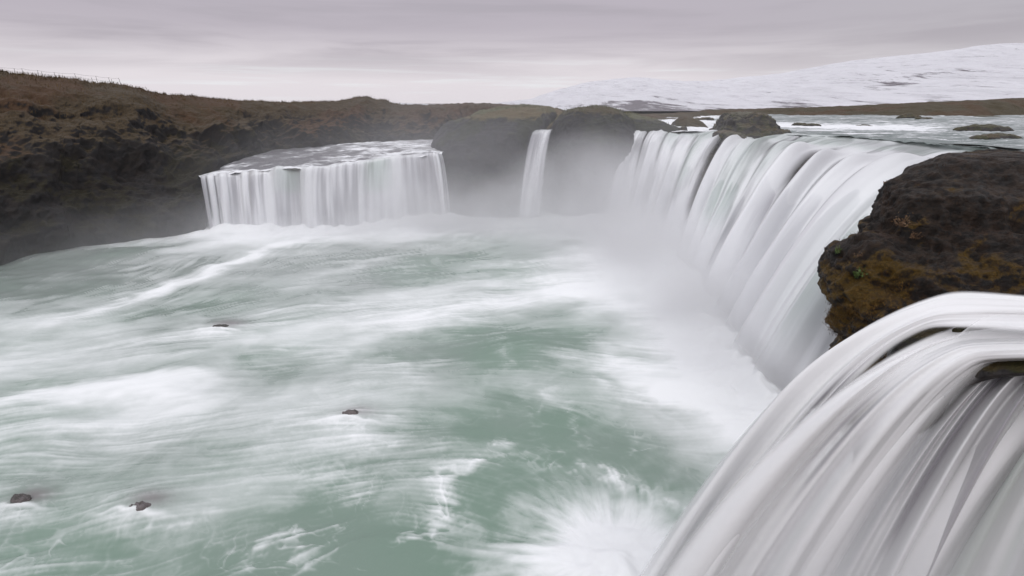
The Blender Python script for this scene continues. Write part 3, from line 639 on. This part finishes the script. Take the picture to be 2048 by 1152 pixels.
def lobe(l, width, seed, top, **k):
    L_ = nsheet(l, 90, width, seed, relief=.03, cu=.8, edge=(.30, .42), top=top, bot=0, off=k.pop('off', .3), shapes=[(len(l) / 2 - .5, .5, .3, 1.2, k.pop('sh', .35))], whites=[(.6, .8, 0, 1.2, .8)], **k)
lobe([([(2300, 700, -5.2), (2100, 676, -5.5), (1880, 682, -5.9)], (1262, 1225), .2), ([(2300, 715, -5.2), (2100, 690, -5.5), (1900, 694, -6.0)], (1310, 1250), .2), ([(2300, 730, -5.3), (2110, 704, -5.6), (1915, 708, -6.1)], (1370, 1275), .2)], 1.2, 61, .55, off=.75)
lobe([([(2300, 735, -5.5), (2130, 705, -5.8), (1950, 706, -6.2)], (1440, 1290), .2), ([(2300, 750, -5.5), (2140, 715, -5.9), (1975, 716, -6.3)], (1510, 1310), .2), ([(2300, 765, -5.6), (2150, 728, -6.0), (2000, 730, -6.4)], (1580, 1330), .2)], 1.3, 63, .5, off=.35, sh=.25)
lobe([([(2400, 820, -6.2), (2250, 790, -6.5), (2075, 765, -7.0)], (1650, 1310), .2), ([(2400, 850, -6.3), (2260, 810, -6.6), (2100, 785, -7.1)], (1720, 1330), .2), ([(2400, 880, -6.4), (2270, 830, -6.7), (2125, 805, -7.3)], (1800, 1360), .2)], 1.3, 65, .42, off=.4, sh=.3)
lobe([([(2400, 690, -5.0), (2180, 650, -5.1), (1980, 632, -5.4)], (1330, 1215), .2), ([(2400, 700, -5.0), (2190, 660, -5.2), (1985, 642, -5.5)], (1355, 1225), .2), ([(2400, 710, -5.1), (2200, 668, -5.3), (1990, 652, -5.6)], (1385, 1240), .2)], .8, 67, .30, off=.15, sh=.12)
def near_ledge():
    L = np.concatenate([PA, PB, PC, PD, PE], 1)[::3, ::6]
    P = L.copy(); t = np.linspace(0, 1, P.shape[0])[:, None]
    # the cliff keeps back under the lip instead of following the water out
    k = int(P.shape[0] * .30); lip = P[k].copy()
    for i in range(k, P.shape[0]):
        q = (i - k) / (P.shape[0] - 1 - k); P[i, :, :2] = lip[:, :2] + (L[i, :, :2] - lip[:, :2]) * .30 * q
        P[i, :, 2] = lip[:, 2] + (POOL - 1 - lip[:, 2]) * q ** .9
    P[..., 0] += .9 * sm(.2, .5, t); P[..., 1] += .8 * sm(.2, .5, t)
    x, y, z = P[..., 0], P[..., 1], P[..., 2]
    P[..., 2] -= .30 + .15 * sm(0, .3, t)
    d = .35 * fbm(x / 1.6, y / 1.6, z / 1.6, 4, 221) + .18 * ridged(x / .6, y / .6, z / .6, 3, 223)
    P[..., 0] -= (d * sm(.2, .4, t)); P[..., 2] += .25 * d * (1 - sm(.3, .5, t)) - .1
    return grid_mesh('lip_rock', P, M['wet'])
o = near_ledge(); tag(o, 'dark wet lip rock behind and under the streams of the closest waterfall', 'rock')

# ------------------------------------------------------------------ near mossy rock
sil = [(-17.5, 1712), (-12.5, 1684), (-10.3, 1668), (-9.8, 1670), (-9.3, 1661), (-8.7, 1656), (-8.0, 1654), (-7.6, 1657), (-7.3, 1663), (-7.0, 1667), (-6.8, 1685), (-6.4, 1711), (-5.7, 1736), (-5.3, 1741), (-4.6, 1748), (-4.15, 1752), (-3.8, 1762), (-3.4, 1797), (-3.05, 1835), (-2.85, 1860), (-2.72, 1885)]
lev = []
for i, (z, pxl) in enumerate(sil):
    q = max(0, (z + 10.3) / 7.5); Yc = 24 + 4 * min(q, 1); ry = 6.0 - 4.0 * q ** 1.5
    pxl += 22; lev.append((z, x_at(pxl, z, Yc), x_at(pxl, z, Yc) + 30 - 6 * q, Yc - ry, Yc + ry * .8 + .0))
    lev[-1] = (lev[-1][0], lev[-1][1], lev[-1][2], Yc - ry, Yc + ry)
nrk, PN = loft('mossy_rock', lev, M['near'], nu=620, nv=330, ex=2.3, a1=.35, s1=3.2, a2=.42, s2=1.5, a3=.16, s3=.34, seed=44, pixel=False, strat=.42, keeptop=.5)
tag(nrk, 'massive dark brown rock with orange moss at the right, beside the closest fall', 'rock')

def plant(name, p, nrm, n, h, mat, leaf, label, dens=3, twig=M['plant_dry'], leafname='leaf'):
    root = thing(name, label, 'plant', tuple(p)); V = []; Fc = []; sp = []
    stems_v = []
    for _ in range(n):
        a = random.uniform(0, 6.28); e = random.uniform(.3, 1.2); d = np.array([math.cos(a) * math.cos(e), math.sin(a) * math.cos(e), math.sin(e)]) + nrm * .8; d /= np.linalg.norm(d)
        ln = h * random.uniform(.5, 1); q = [d * ln * t + np.array([0, 0, -.15 * ln * t * t]) for t in (0, .35, .7, 1)]; stems_v.append(q)
        for t in np.linspace(.3, 1, dens * 2):
            c = d * ln * t + rng.normal(0, .02, 3); l = leaf * random.uniform(.6, 1.3); ax = rng.normal(0, 1, 3); ax /= np.linalg.norm(ax); bx_ = np.cross(ax, rng.normal(0, 1, 3)); bx_ /= np.linalg.norm(bx_)
            i = len(V); V += [c, c + ax * l * .5 + bx_ * l * .28, c + ax * l, c + ax * l * .5 - bx_ * l * .28]; Fc.append((i, i + 1, i + 2, i + 3))
    raw_mesh('foliage', V, Fc, mat, root, smooth=False)
    V2 = []; F2 = []
    for q in stems_v:
        for k in range(len(q) - 1):
            i = len(V2); w = .006 * (1 + h); V2 += [q[k] + (w, 0, 0), q[k] + (-w * .5, w, 0), q[k] + (-w * .5, -w, 0), q[k + 1] + (w * .6, 0, 0), q[k + 1] + (-w * .3, w * .6, 0), q[k + 1] + (-w * .3, -w * .6, 0)]
            F2 += [(i, i + 1, i + 4, i + 3), (i + 1, i + 2, i + 5, i + 4), (i + 2, i, i + 3, i + 5)]
    raw_mesh('stem', V2, F2, twig, root, smooth=False)
    return root
# project the rock's own surface to find where plants grow on it
def on_rock(px, py, PP):
    Q = PP.reshape(-1, 3); fw = Q[:, 1] * cP - Q[:, 2] * sP; up = Q[:, 1] * sP + Q[:, 2] * cP
    sx = 1024 + FP * Q[:, 0] / fw; sy = 576 - FP * up / fw
    d = (sx - px) ** 2 + (sy - py) ** 2 + np.where(fw > 0, 0, 1e9); c = np.argsort(d)[:30]; c = c[np.argmin(fw[c])]
    return Q[c]
nv_ = np.array([-.5, -.8, .2])
for (px, py, n, h, mt, lf_, lab) in [
        (1803, 452, 16, .75, M['plant_dry'], .10, 'dry pinkish twiggy shrub clinging to the middle of the mossy rock'),
        (1822, 480, 12, .5, M['plant_dry'], .09, 'small withered shrub just below the pinkish twiggy one'),
        (1712, 555, 12, .45, M['plant_green'], .15, 'bright green leafy plant low on the left of the mossy rock'),
        (1676, 507, 10, .35, M['plant_green'], .10, 'little green plant on the rock nose at the mossy rock left edge'),
        (1712, 510, 8, .35, M['plant_dry'], .08, 'sparse dry plant right beside the little green one on the rock nose'),
        (1745, 350, 5, .25, M['plant_dry'], .05, 'tiny dry tuft at the upper left shoulder of the mossy rock')]:
    plant('rock_plant', on_rock(px, py, PN), nv_, n, h, mt, lf_, lab)
M['moss'] = plain('orange_moss_material', rgb(.20, .105, .018), .9, 3, .3)
pts = []
for _ in range(620):
    t = random.random(); px = 1662 + 150 * t + random.gauss(0, 12); py = 640 - 70 * t + random.gauss(0, 16); pts.append(on_rock(px, py, PN) + rng.normal(0, .05, 3))
o = blades('moss_fringe', pts, .13, 7, M['moss'], .08, .9); o['kind'] = 'stuff'

M['heather'] = plain('heather_material', rgb(.07, .035, .018), .9, 2.5, .35)
pts = []
fw = PN[..., 1] * cP - PN[..., 2] * sP; sxp = 1024 + FP * PN[..., 0] / fw; syp = 576 - FP * (PN[..., 1] * sP + PN[..., 2] * cP) / fw
sel = np.argwhere((sxp < 2200) & (PN[..., 2] > -11)); dns = fbm(PN[..., 0] / 1.4, PN[..., 1] / 1.4, PN[..., 2] / 1.4, 3, 777)
for k in rng.permutation(len(sel))[:9000]:
    i, j = sel[k]
    if dns[i, j] > .12: pts.append(PN[i, j] + rng.normal(0, .04, 3))
o = blades('rock_heather', pts[:2600], .16, 4, M['heather'], .09, .8); o['kind'] = 'stuff'
# ------------------------------------------------------------------ the pool
def px2(px, py): w = atz(px, py, POOL); return w[:2]
pxs = np.linspace(-420, 2320, 1060); pys = np.concatenate([np.linspace(404, 440, 30, endpoint=False), np.linspace(440, 1420, 640)])
GX, GY = np.meshgrid(pxs, pys); v = (GY - 576) / FP; u = (GX - 1024) / FP
k = -POOL / (sP + v * cP); X = u * k; Y = (cP - v * sP) * k
NZ = 1024
tex = [rng.random((NZ, NZ)).astype(np.float32) for _ in range(4)]
def samp(T, x, y):
    x = x % NZ; y = y % NZ; ix = x.astype(np.int32); iy = y.astype(np.int32); fx = x - ix; fy = y - iy; ix %= NZ; iy %= NZ
    jx = (ix + 1) % NZ; jy = (iy + 1) % NZ
    return T[iy, ix] * (1 - fx) * (1 - fy) + T[iy, jx] * fx * (1 - fy) + T[jy, ix] * (1 - fx) * fy + T[jy, jx] * fx * fy
SPL = px2(1228, 1122)
tgx, tgy = np.meshgrid(np.arange(0, 256) * .8 - 100, np.arange(0, 256) * .8 - 40)
FT = [vn(tgx / 3.2, tgy / 3.2, 0 * tgx + q, 901).astype(np.float32) for q in (0.0, 4.5)]
def ftab(k, x, y):
    gx = np.clip((x + 100) / .8, 0, 254); gy = np.clip((y + 40) / .8, 0, 254); ix = gx.astype(np.int32); iy = gy.astype(np.int32); fx = gx - ix; fy = gy - iy; T = FT[k]
    return T[iy, ix] * (1 - fx) * (1 - fy) + T[iy, ix + 1] * fx * (1 - fy) + T[iy + 1, ix] * (1 - fx) * fy + T[iy + 1, ix + 1] * fx * fy
def flow(x, y):
    b = sm(-8, -30, x) * 0 + sm(-12, -32, x) * sm(34, 52, y)
    c = sm(52, 74, y) * (1 - sm(2, 10, x))
    fx = -(1 - .75 * b) * (1 - .6 * c); fy = -.24 - .75 * b - .55 * c
    fy = fy + .75 * sm(-6, 6, x) * sm(42, 26, y) + .45 * sm(26, 15, y) * sm(-4, -14, -x) 
    fx = fx + .42 * ftab(0, x, y); fy = fy + .42 * ftab(1, x, y)
    # eddies
    for (ex, ey, r, a) in ((2, 27, 4, -.5), (-6, 18, 4, .5), (7, 25, 3, -.6)):
        dx, dy = x - ex, y - ey; w = a * np.exp(-(dx * dx + dy * dy) / r ** 2); fx = fx - dy / r * w * 1.6; fy = fy + dx / r * w * 1.6
    dx, dy = x - SPL[0], y - SPL[1]; rr_ = np.sqrt(dx * dx + dy * dy) + .01; w = np.exp(-(rr_ / 6.0) ** 4) * 6
    fx = fx + dx / rr_ * w; fy = fy + dy / rr_ * w
    n = np.sqrt(fx * fx + fy * fy) + 1e-6
    return fx / n, fy / n
X32, Y32 = X.astype(np.float32), Y.astype(np.float32)
def lic(cell, L, n, ti, warp=.0):
    acc = 0; wt = 0
    for sgn in (1, -1):
        x, y = X32.copy(), Y32.copy(); h = (L / n)
        for i in range(n):
            w = 1 - (i / n) ** 2
            acc = acc + w * samp(tex[ti], x / cell + 311, y / cell + 97); wt += w
            fx, fy = flow(x, y); x = x + sgn * h * fx; y = y + sgn * h * fy
    a = acc / wt; a = (a - a.mean()) / a.std(); return a
l1 = lic(.13, 1.3, 8, 0); l2 = lic(.42, 3.4, 9, 1); l3 = lic(1.5, 8, 9, 2)
# foam map: strokes on the water (world ends, half width in metres, strength)
F = 0 * X
SWX = X + 1.6 * fbm(X / 5, Y / 3.2, 0 * X, 4, 931) * np.clip(Y / 30, .35, .8); SWY = Y + 1.4 * fbm(X / 4, Y / 3, 0 * X, 4, 933) * np.clip(Y / 30, .35, .8)
def stroke(p, q, w, a, soft=1.0):
    global F
    A, B = px2(*p), px2(*q); d = B - A; L = np.hypot(*d); d = d / L
    t = (SWX - A[0]) * d[0] + (SWY - A[1]) * d[1]; n = -(SWX - A[0]) * d[1] + (SWY - A[1]) * d[0]
    tt = np.clip(t, 0, L); e = np.exp(-((n / w) ** 2)) * np.exp(-(((t - tt) / (w * 2.0 * soft)) ** 2))
    F = F + a * e
F += .14 + .04 * sm(12, 34, Y)
# foam under the falls
stroke((430, 470), (900, 448), 4.5, .85); stroke((900, 446), (1220, 448), 5, .55); stroke((560, 478), (1000, 470), 4.5, .35)
stroke((1240, 470), (1440, 640), 6.0, .75); stroke((1440, 640), (1510, 780), 4.2, .8); stroke((1230, 500), (1330, 620), 5, .35)
stroke((1200, 590), (1400, 700), 3.0, .45); stroke((1300, 740), (1480, 840), 1.3, .6); stroke((1180, 720), (1400, 800), .9, .45)
# streaks
stroke((600, 480), (330, 575), 1.2, .9); stroke((330, 575), (170, 628), .9, .55); stroke((470, 482), (360, 500), 2.0, .5)
stroke((760, 520), (620, 560), 1.6, .25); stroke((1200, 520), (640, 640), 3.6, .32); stroke((1180, 575), (760, 655), 1.8, .55); stroke((1300, 560), (1000, 600), 2.0, .4)
stroke((860, 640), (720, 690), 1.4, .30)
stroke((330, 770), (60, 800), 1.3, .75); stroke((340, 800), (230, 780), 1.4, .5); stroke((150, 850), (-100, 890), 1.2, .2); stroke((280, 690), (0, 730), 2.5, .35); stroke((60, 860), (250, 840), 1.2, .3); stroke((0, 650), (200, 655), 1.5, .22)
stroke((480, 830), (700, 880), 1.8, .22); stroke((560, 920), (680, 880), 1.6, .22); stroke((0, 560), (260, 510), 1.2, .16); stroke((500, 640), (640, 700), 2.2, .12)
# greener, clearer water
stroke((820, 1120), (980, 1000), 3.2, -.30); stroke((1180, 860), (1330, 940), 2.2, -.26); stroke((1000, 840), (1180, 900), 2.4, -.12); stroke((700, 1100), (860, 1150), 3.0, -.22)
stroke((0, 545), (350, 492), 4.0, -.55); stroke((-100, 590), (120, 580), 3.2, -.35); stroke((950, 700), (1100, 690), 3.0, -.14); stroke((380, 650), (560, 640), 3.4, -.12); stroke((380, 760), (560, 740), 3.0, -.10); stroke((1000, 800), (900, 720), 3.0, -.10); stroke((150, 1060), (300, 1130), 2, -.18); stroke((500, 1120), (640, 1050), 2, -.1)
stroke((650, 520), (900, 500), 3.0, -.10); stroke((400, 620), (300, 660), 2, -.1)
base = F.copy()
xr = X * .97 + Y * .24; yr = -X * .24 + Y * .97
big = fbm(xr / 13, yr / 5, 0 * X, 4, 321); wisp = sm(-.25, .45, fbm(xr / 7, yr / 4, 0 * X, 3, 322))
wispw = fbm(X / 5, Y / 5, 0 * X, 3, 326)
base = base * (.78 + .45 * sm(-.5, .6, fbm(xr / 4.5, yr / 1.8, 0 * X, 4, 324))) + .16 * big * sm(6, 26, Y) + .07 + .11 * fbm(X / 2.6 + 1.2 * wispw, Y / 2.2, 0 * X, 4, 325)
amp = .035 + .09 * np.clip(base, 0, .8)
cur = np.clip(ridged((X + 1.1 * wispw) / 1.7, (Y - .9 * wispw) / 1.2, 0 * X, 4, 327), 0, 1) ** 1.6
foam = base + .17 * cur * sm(-.5, .3, fbm(X / 6, Y / 5, 0 * X, 2, 328)) * sm(45, 18, Y) + amp * ((.30 + .50 * wisp) * l1 + (.35 + .35 * wisp) * l2 + .45 * l3) + (.06 * wisp + .05 * sm(24, 15, Y)) * np.clip(l1 * .6 + l2 * .5, 0, 3)
# lacy filaments of foam in the calmer foreground
wx = X + 1.3 * fbm(X / 2.4, Y / 2.4, 0 * X, 3, 301); wy = Y + 1.3 * fbm(X / 2.4, Y / 2.4, 0 * X + 5, 3, 305)
rg = 1 - np.abs(vn(wx / 1.9, wy / 1.9, 0 * X, 311)); lace = sm(.86, 1.0, rg) * .7
rg2 = 1 - np.abs(vn(wx / .8 + 9, wy / .8, 0 * X, 312)); lace = lace + sm(.86, 1.0, rg2) * .55
F = 0 * X
for p, q, w, a in [((1000, 905), (880, 985), .55, .75), ((880, 985), (850, 1060), .5, .5), ((860, 1040), (740, 1130), .6, .8), ((420, 1090), (640, 1100), .9, .35), ((760, 900), (640, 980), .9, .35), ((1040, 780), (1120, 900), .7, .35), ((1000, 920), (1180, 935), .45, .8), ((1180, 940), (1350, 990), .5, 1.0), ((110, 1075), (0, 1140), .5, 1.1), ((400, 1030), (300, 1050), .4, .8), ((560, 1090), (480, 1110), .5, .7), ((560, 960), (480, 990), .6, .5), ((800, 860), (760, 890), .5, .5), ((1110, 790), (1150, 870), .5, .5), ((1250, 860), (1220, 930), .5, .5), ((700, 1010), (560, 1140), .8, .4), ((860, 960), (1000, 900), .5, .8), ((940, 960), (870, 1010), .7, .5), ((240, 1130), (150, 1150), .4, .5), ((1160, 760), (1400, 830), .8, .6), ((700, 860), (790, 880), .4, .5), ((1000, 680), (1020, 710), .4, .4)]:
    stroke(p, q, w, a)
zone = F.copy()
rgt = np.exp(-((vn(X * 1.4, Y * 1.4, 0 * X, 340)) ** 2) * 2)
pat = sm(-.35, .5, fbm(X / 1.1, Y / 1.1, 0 * X, 4, 341, .6))
foam = foam + zone * (.06 + .34 * pat + .35 * lace * rgt + .10 * pat * (l1 + l2 * .5)) + .10 * lace * sm(40, 18, Y) * sm(-.1, .5, fbm(X / 5, Y / 5, 0 * X, 2, 330)) * (1 - np.clip(base, 0, 1))
# the splash ring where the near fall lands: radial streaks
dx, dy = X - SPL[0], Y - SPL[1]; rad = np.sqrt(dx * dx + dy * dy); ang = np.arctan2(dy, dx)
rad = rad / (1 + .30 * vn(np.cos(ang) * 1.6 + 3, np.sin(ang) * 1.6, 0 * ang, 350) + .12 * vn(np.cos(ang) * 5, np.sin(ang) * 5, 0 * ang, 354))
spk = .5 + .30 * vn(np.cos(ang) * 5, np.sin(ang) * 5, rad / 1.6, 351) + .34 * vn(np.cos(ang) * 11, np.sin(ang) * 11, rad / .9, 352) + .24 * vn(np.cos(ang) * 24, np.sin(ang) * 24, rad / .5, 353)
foam = foam + 1.5 * np.exp(-(rad / 2.4) ** 2.4) + .45 * np.exp(-(rad / 4.2) ** 3) * np.clip(spk, 0, 1.1) + .22 * np.exp(-(rad / 5.6) ** 5) * np.clip(spk, 0, 1)
# wakes below the submerged rocks
ROCKS = [(440, 657, 1.9, .30, 'rock under the water farthest out, with a small white crest on its left'), (697, 832, 1.5, .34, 'dark wet rock awash in the middle of the green pool'), (278, 1018, 1.35, .36, 'reddish wet rock awash with white wake near the lower left'), (42, 1000, 1.2, .30, 'small wet rock awash at the far left edge of the pool')]
grey = .35 + .35 * fbm(X / 9, Y / 9, 0 * X, 3, 320) + .35 * sm(35, 55, Y) + .3 * sm(-5, -25, X) * sm(20, 30, Y)
hump = 0 * X; veil = 0 * X
for px, py, w, h, lab in ROCKS:
    c = px2(px, py); dx, dy = X - c[0], Y - c[1]
    crest = np.exp(-((dy + .20 * w + .16 * np.abs(dx) ** 1.3 + .12 * vn(X * 2, Y * 2, 0 * X, 990)) / .14) ** 2) * np.exp(-(dx / w) ** 2)
    wake = np.exp(-((dy + .58 * w) / (.45 * w)) ** 2) * np.exp(-(dx / (.8 * w)) ** 2)
    foam = foam + .65 * crest + wake * (.25 + .12 * l1 + .3 * lace)
    hump += .14 * np.exp(-((dy - .1) / (.9 * w)) ** 2 - (dx / (1.1 * w)) ** 2)
    veil = veil + .75 * np.exp(-((dy - .25 * w) / (.40 * w)) ** 2 - ((dx - .25 * w) / (.65 * w)) ** 2)
    foam = foam - .20 * np.exp(-((dy - .4 * w) / (.7 * w)) ** 2 - ((dx - .3 * w) / (1.0 * w)) ** 2); grey = grey + .35 * np.exp(-((dy - .4 * w) / w) ** 2 - ((dx - .3 * w) / (1.4 * w)) ** 2)
foam = .045 * np.log1p(np.exp(np.clip((foam - .02) / .045, -30, 30))); foam = np.clip(foam, 0, 1.6); foam = (1 - np.exp(-1.2 * foam)) / (1 - math.exp(-1.2 * 1.35)); foam = np.clip(foam, 0, 1)
def near_line(pts_):
    d = 0 * X + 1e9
    for (A, B) in zip(pts_[:-1], pts_[1:]):
        A = px2(*A); B = px2(*B); v_ = B - A; t_ = np.clip(((X - A[0]) * v_[0] + (Y - A[1]) * v_[1]) / (v_ @ v_), 0, 1)
        d = np.minimum(d, np.hypot(X - A[0] - v_[0] * t_, Y - A[1] - v_[1] * t_))
    return d
dm = near_line([b for _, b, _ in ml]); dl = near_line(bx); lump = .75 + .5 * fbm(X / 1.8, Y / 1.8, 0 * X, 3, 996)
boil = .95 * np.exp(-(dm / 2.8) ** 2) * lump + .8 * np.exp(-(dl / 1.8) ** 2) * lump
foam = np.clip(foam + np.clip(boil, 0, 1) * 1.2, 0, 1)
Z = POOL + .02 * l3 + .008 * l2 + .25 * fbm(X / 7, Y / 5, 0 * X, 3, 360) + .10 * foam + hump + boil
Z += .35 * np.exp(-(rad / 2.6) ** 2) * (1 + .5 * vn(X * 1.5, Y * 1.5, 0 * X, 995))
pool = grid_mesh('pool_water', np.stack([X, Y, Z], -1), M['pool'], attrs={'foam': foam, 'grey': np.clip(grey, 0, 1), 'rockveil': np.clip(veil, 0, 1)}); pool['kind'] = 'structure'
for i, (px, py, w, h, lab) in enumerate(ROCKS):
    small_rock(px, py - 4, POOL + (.22, .05, .24, .06)[i], w * .62, w * .30, h * .5, 400 + i, lab, 'rocks awash in the pool', M['pebble'], 'pool_rock')

# ------------------------------------------------------------------ splash plume (many thin curved spray tongues)
def splash():
    V = []; Fc = []; ed = []
    c = np.array([SPL[0], SPL[1], POOL + .3])
    for i in range(260):
        a = random.uniform(0, 6.283); el = random.uniform(.25, 1.25); sp_ = random.uniform(1.0, 3.0) * (1.15 - el * .35); w = random.uniform(.04, .12)
        d = np.array([math.cos(a) * math.cos(el), math.sin(a) * math.cos(el), math.sin(el)]); side = np.array([-math.sin(a), math.cos(a), 0])
        o0 = c + np.array([math.cos(a), math.sin(a), 0]) * random.uniform(1.3, 3.6); prev = None; n = 9
        for k in range(n):
            t = k / (n - 1); p = o0 + d * sp_ * t * .9 + np.array([0, 0, -.32 * sp_ * t * t]); ww = w * (.4 + 1.2 * t) * .8; i0 = len(V)
            V += [p - side * ww, p, p + side * ww]; al = (1 - t) ** 1.3 * .09 * min(1, 4 * t + .2); ed += [0, al, 0]
            if k: Fc += [(i0 - 3, i0 - 2, i0 + 1, i0), (i0 - 2, i0 - 1, i0 + 2, i0 + 1)]
    me = bpy.data.meshes.new('splash'); me.from_pydata([tuple(map(float, q)) for q in V], [], Fc)
    at = me.attributes.new('edge', 'FLOAT', 'POINT'); at.data.foreach_set('value', np.array(ed, np.float32))
    t = NT('spray_material'); d = t.n('ShaderNodeBsdfDiffuse'); t.set(d.inputs[0], rgb(.9, .9, .92)); tl = t.n('ShaderNodeBsdfTranslucent'); t.set(tl.inputs[0], rgb(.9, .9, .92))
    m1 = t.n('ShaderNodeMixShader'); m1.inputs[0].default_value = .5; t.t.links.new(d.outputs[0], m1.inputs[1]); t.t.links.new(tl.outputs[0], m1.inputs[2])
    tr = t.n('ShaderNodeBsdfTransparent'); mx = t.n('ShaderNodeMixShader'); t.set(mx.inputs[0], t.attr('edge')); t.t.links.new(tr.outputs[0], mx.inputs[1]); t.t.links.new(m1.outputs[0], mx.inputs[2])
    me.materials.append(t.done(mx.outputs[0])); me.polygons.foreach_set('use_smooth', [True] * len(me.polygons))
    o = bpy.data.objects.new('splash', me); C.objects.link(o); o['kind'] = 'stuff'
splash()

# ------------------------------------------------------------------ mist volumes
def mist(name, c, r, dens, rz=0, **k):
    import bmesh
    bm = bmesh.new(); bmesh.ops.create_icosphere(bm, subdivisions=3, radius=1.0); me = bpy.data.meshes.new(name); bm.to_mesh(me); bm.free()
    o = bpy.data.objects.new(name, me); C.objects.link(o); o.location = c; o.scale = r; o.rotation_euler = (0, 0, rz); me.materials.append(mist_mat(name + '_material', dens, **k)); o['kind'] = 'stuff'
    return o
mist('fall_mist', (12, 70, -16), (18, 24, 13.5), .15)
mist('fall_mist', (13.5, 46, -17), (8.5, 28, 9), .19)
mist('pool_mist', (-16, 73, -17), (34, 12, 9.5), .15)
mist('base_mist', (-16, 71.5, -16.6), (25, 4.2, 3.4), .26)
mist('base_mist', (14.5, 35, -16.6), (6, 13, 6.5), .36)
mist('base_mist', (13.5, 56, -16.6), (6.5, 18, 6.5), .24)
mist('fall_mist', (-5, 75, -14), (12, 6, 13), .045)
mist('splash_mist', (SPL[0] + .3, SPL[1], -16.3), (3.2, 2.6, 2.0), .75)
mist('shore_mist', (-46, 60, -16.5), (24, 18, 7), .03)
mist('valley_mist', (0, 74, -13), (50, 36, 18), .015, nsc=.06)
mist('spray_mist', (10.5, 12, -17.5), (8.5, 6, 9.5), .40)

# ------------------------------------------------------------------ world, sun, camera
W = bpy.data.worlds.new('World'); bpy.context.scene.world = W; W.use_nodes = True; nt = W.node_tree; nt.nodes.clear()
class WT(NT):
    def __init__(s, tree): s.t = tree; s.out = tree.nodes.new('ShaderNodeOutputWorld')
w = WT(nt)
sky = w.n('ShaderNodeTexSky', sky_type='NISHITA', sun_disc=False, sun_elevation=math.radians(48), sun_rotation=math.radians(157)); sky.air_density = 1.2; sky.dust_density = 3
tc = w.n('ShaderNodeTexCoord'); sx = w.n('ShaderNodeSeparateXYZ'); w.t.links.new(tc.outputs['Generated'], sx.inputs[0]); z = sx.outputs['Z']; xx = sx.outputs['X']
mp = w.n('ShaderNodeMapping'); w.t.links.new(tc.outputs['Generated'], mp.inputs[0]); mp.inputs['Scale'].default_value = (1.1, 1.1, 13)
n1 = w.noise(mp.outputs[0], 1.6, 6, .55, .4)
mp2 = w.n('ShaderNodeMapping'); w.t.links.new(tc.outputs['Generated'], mp2.inputs[0]); mp2.inputs['Scale'].default_value = (2.0, 2.0, 42); mp2.inputs['Location'].default_value = (3, 1, 0)
n2 = w.noise(mp2.outputs[0], 1.5, 5, .55, .2)
zz = w.math('ADD', z, w.math('MULTIPLY', w.math('SUBTRACT', n1, .5), .07))
col = w.mix(w.ramp(zz, .03, .115), rgb(.82, .77, .81), rgb(.515, .468, .525))
col = w.mix(w.math('MULTIPLY', w.ramp(xx, .15, .75), .55), col, rgb(.50, .49, .52))
band = w.math('MULTIPLY', w.ramp(n2, .52, .68), w.math('MULTIPLY', w.ramp(z, -.01, .02), w.ramp(z, .075, .04)))
col = w.mix(w.math('MULTIPLY', band, .65), col, rgb(.88, .90, .93))
col = w.mix(w.math('MULTIPLY', w.ramp(n1, .45, .66), w.ramp(z, .02, .1, 0, .6)), col, rgb(.42, .385, .43))
col = w.mix(w.ramp(z, .16, .75), col, rgb(1.24, 1.24, 1.31))
bg1 = w.n('ShaderNodeBackground', Strength=.1); w.t.links.new(sky.outputs[0], bg1.inputs[0])
bg2 = w.n('ShaderNodeBackground', Strength=1.0); w.t.links.new(col, bg2.inputs[0])
mx = w.n('ShaderNodeMixShader'); mx.inputs[0].default_value = .93; w.t.links.new(bg1.outputs[0], mx.inputs[1]); w.t.links.new(bg2.outputs[0], mx.inputs[2]); w.t.links.new(mx.outputs[0], w.out.inputs[0])
sl = bpy.data.lights.new('sun', 'SUN'); sl.energy = .55; sl.angle = math.radians(25); sl.color = (1, .95, .92)
so = bpy.data.objects.new('sun', sl); C.objects.link(so); so.rotation_euler = (math.radians(40), math.radians(-18), 0)
cam = bpy.data.cameras.new('camera'); co = bpy.data.objects.new('camera', cam); C.objects.link(co); co.rotation_euler = (math.pi / 2 - PIT, 0, 0)
cam.sensor_width = 36; cam.lens = FP / 2048 * 36; cam.clip_end = 9000; cam.clip_start = .2
sc = bpy.context.scene; sc.camera = co
sc.view_settings.view_transform = 'Standard'; sc.view_settings.look = 'None'; sc.view_settings.exposure = 0; sc.view_settings.gamma = 1
cy = sc.cycles; cy.use_denoising = True; cy.max_bounces = 6; cy.transparent_max_bounces = 16; cy.volume_bounces = 2; cy.diffuse_bounces = 3; cy.volume_step_rate = 1.5; cy.volume_max_steps = 128
cy.use_adaptive_sampling = True; cy.adaptive_threshold = .02
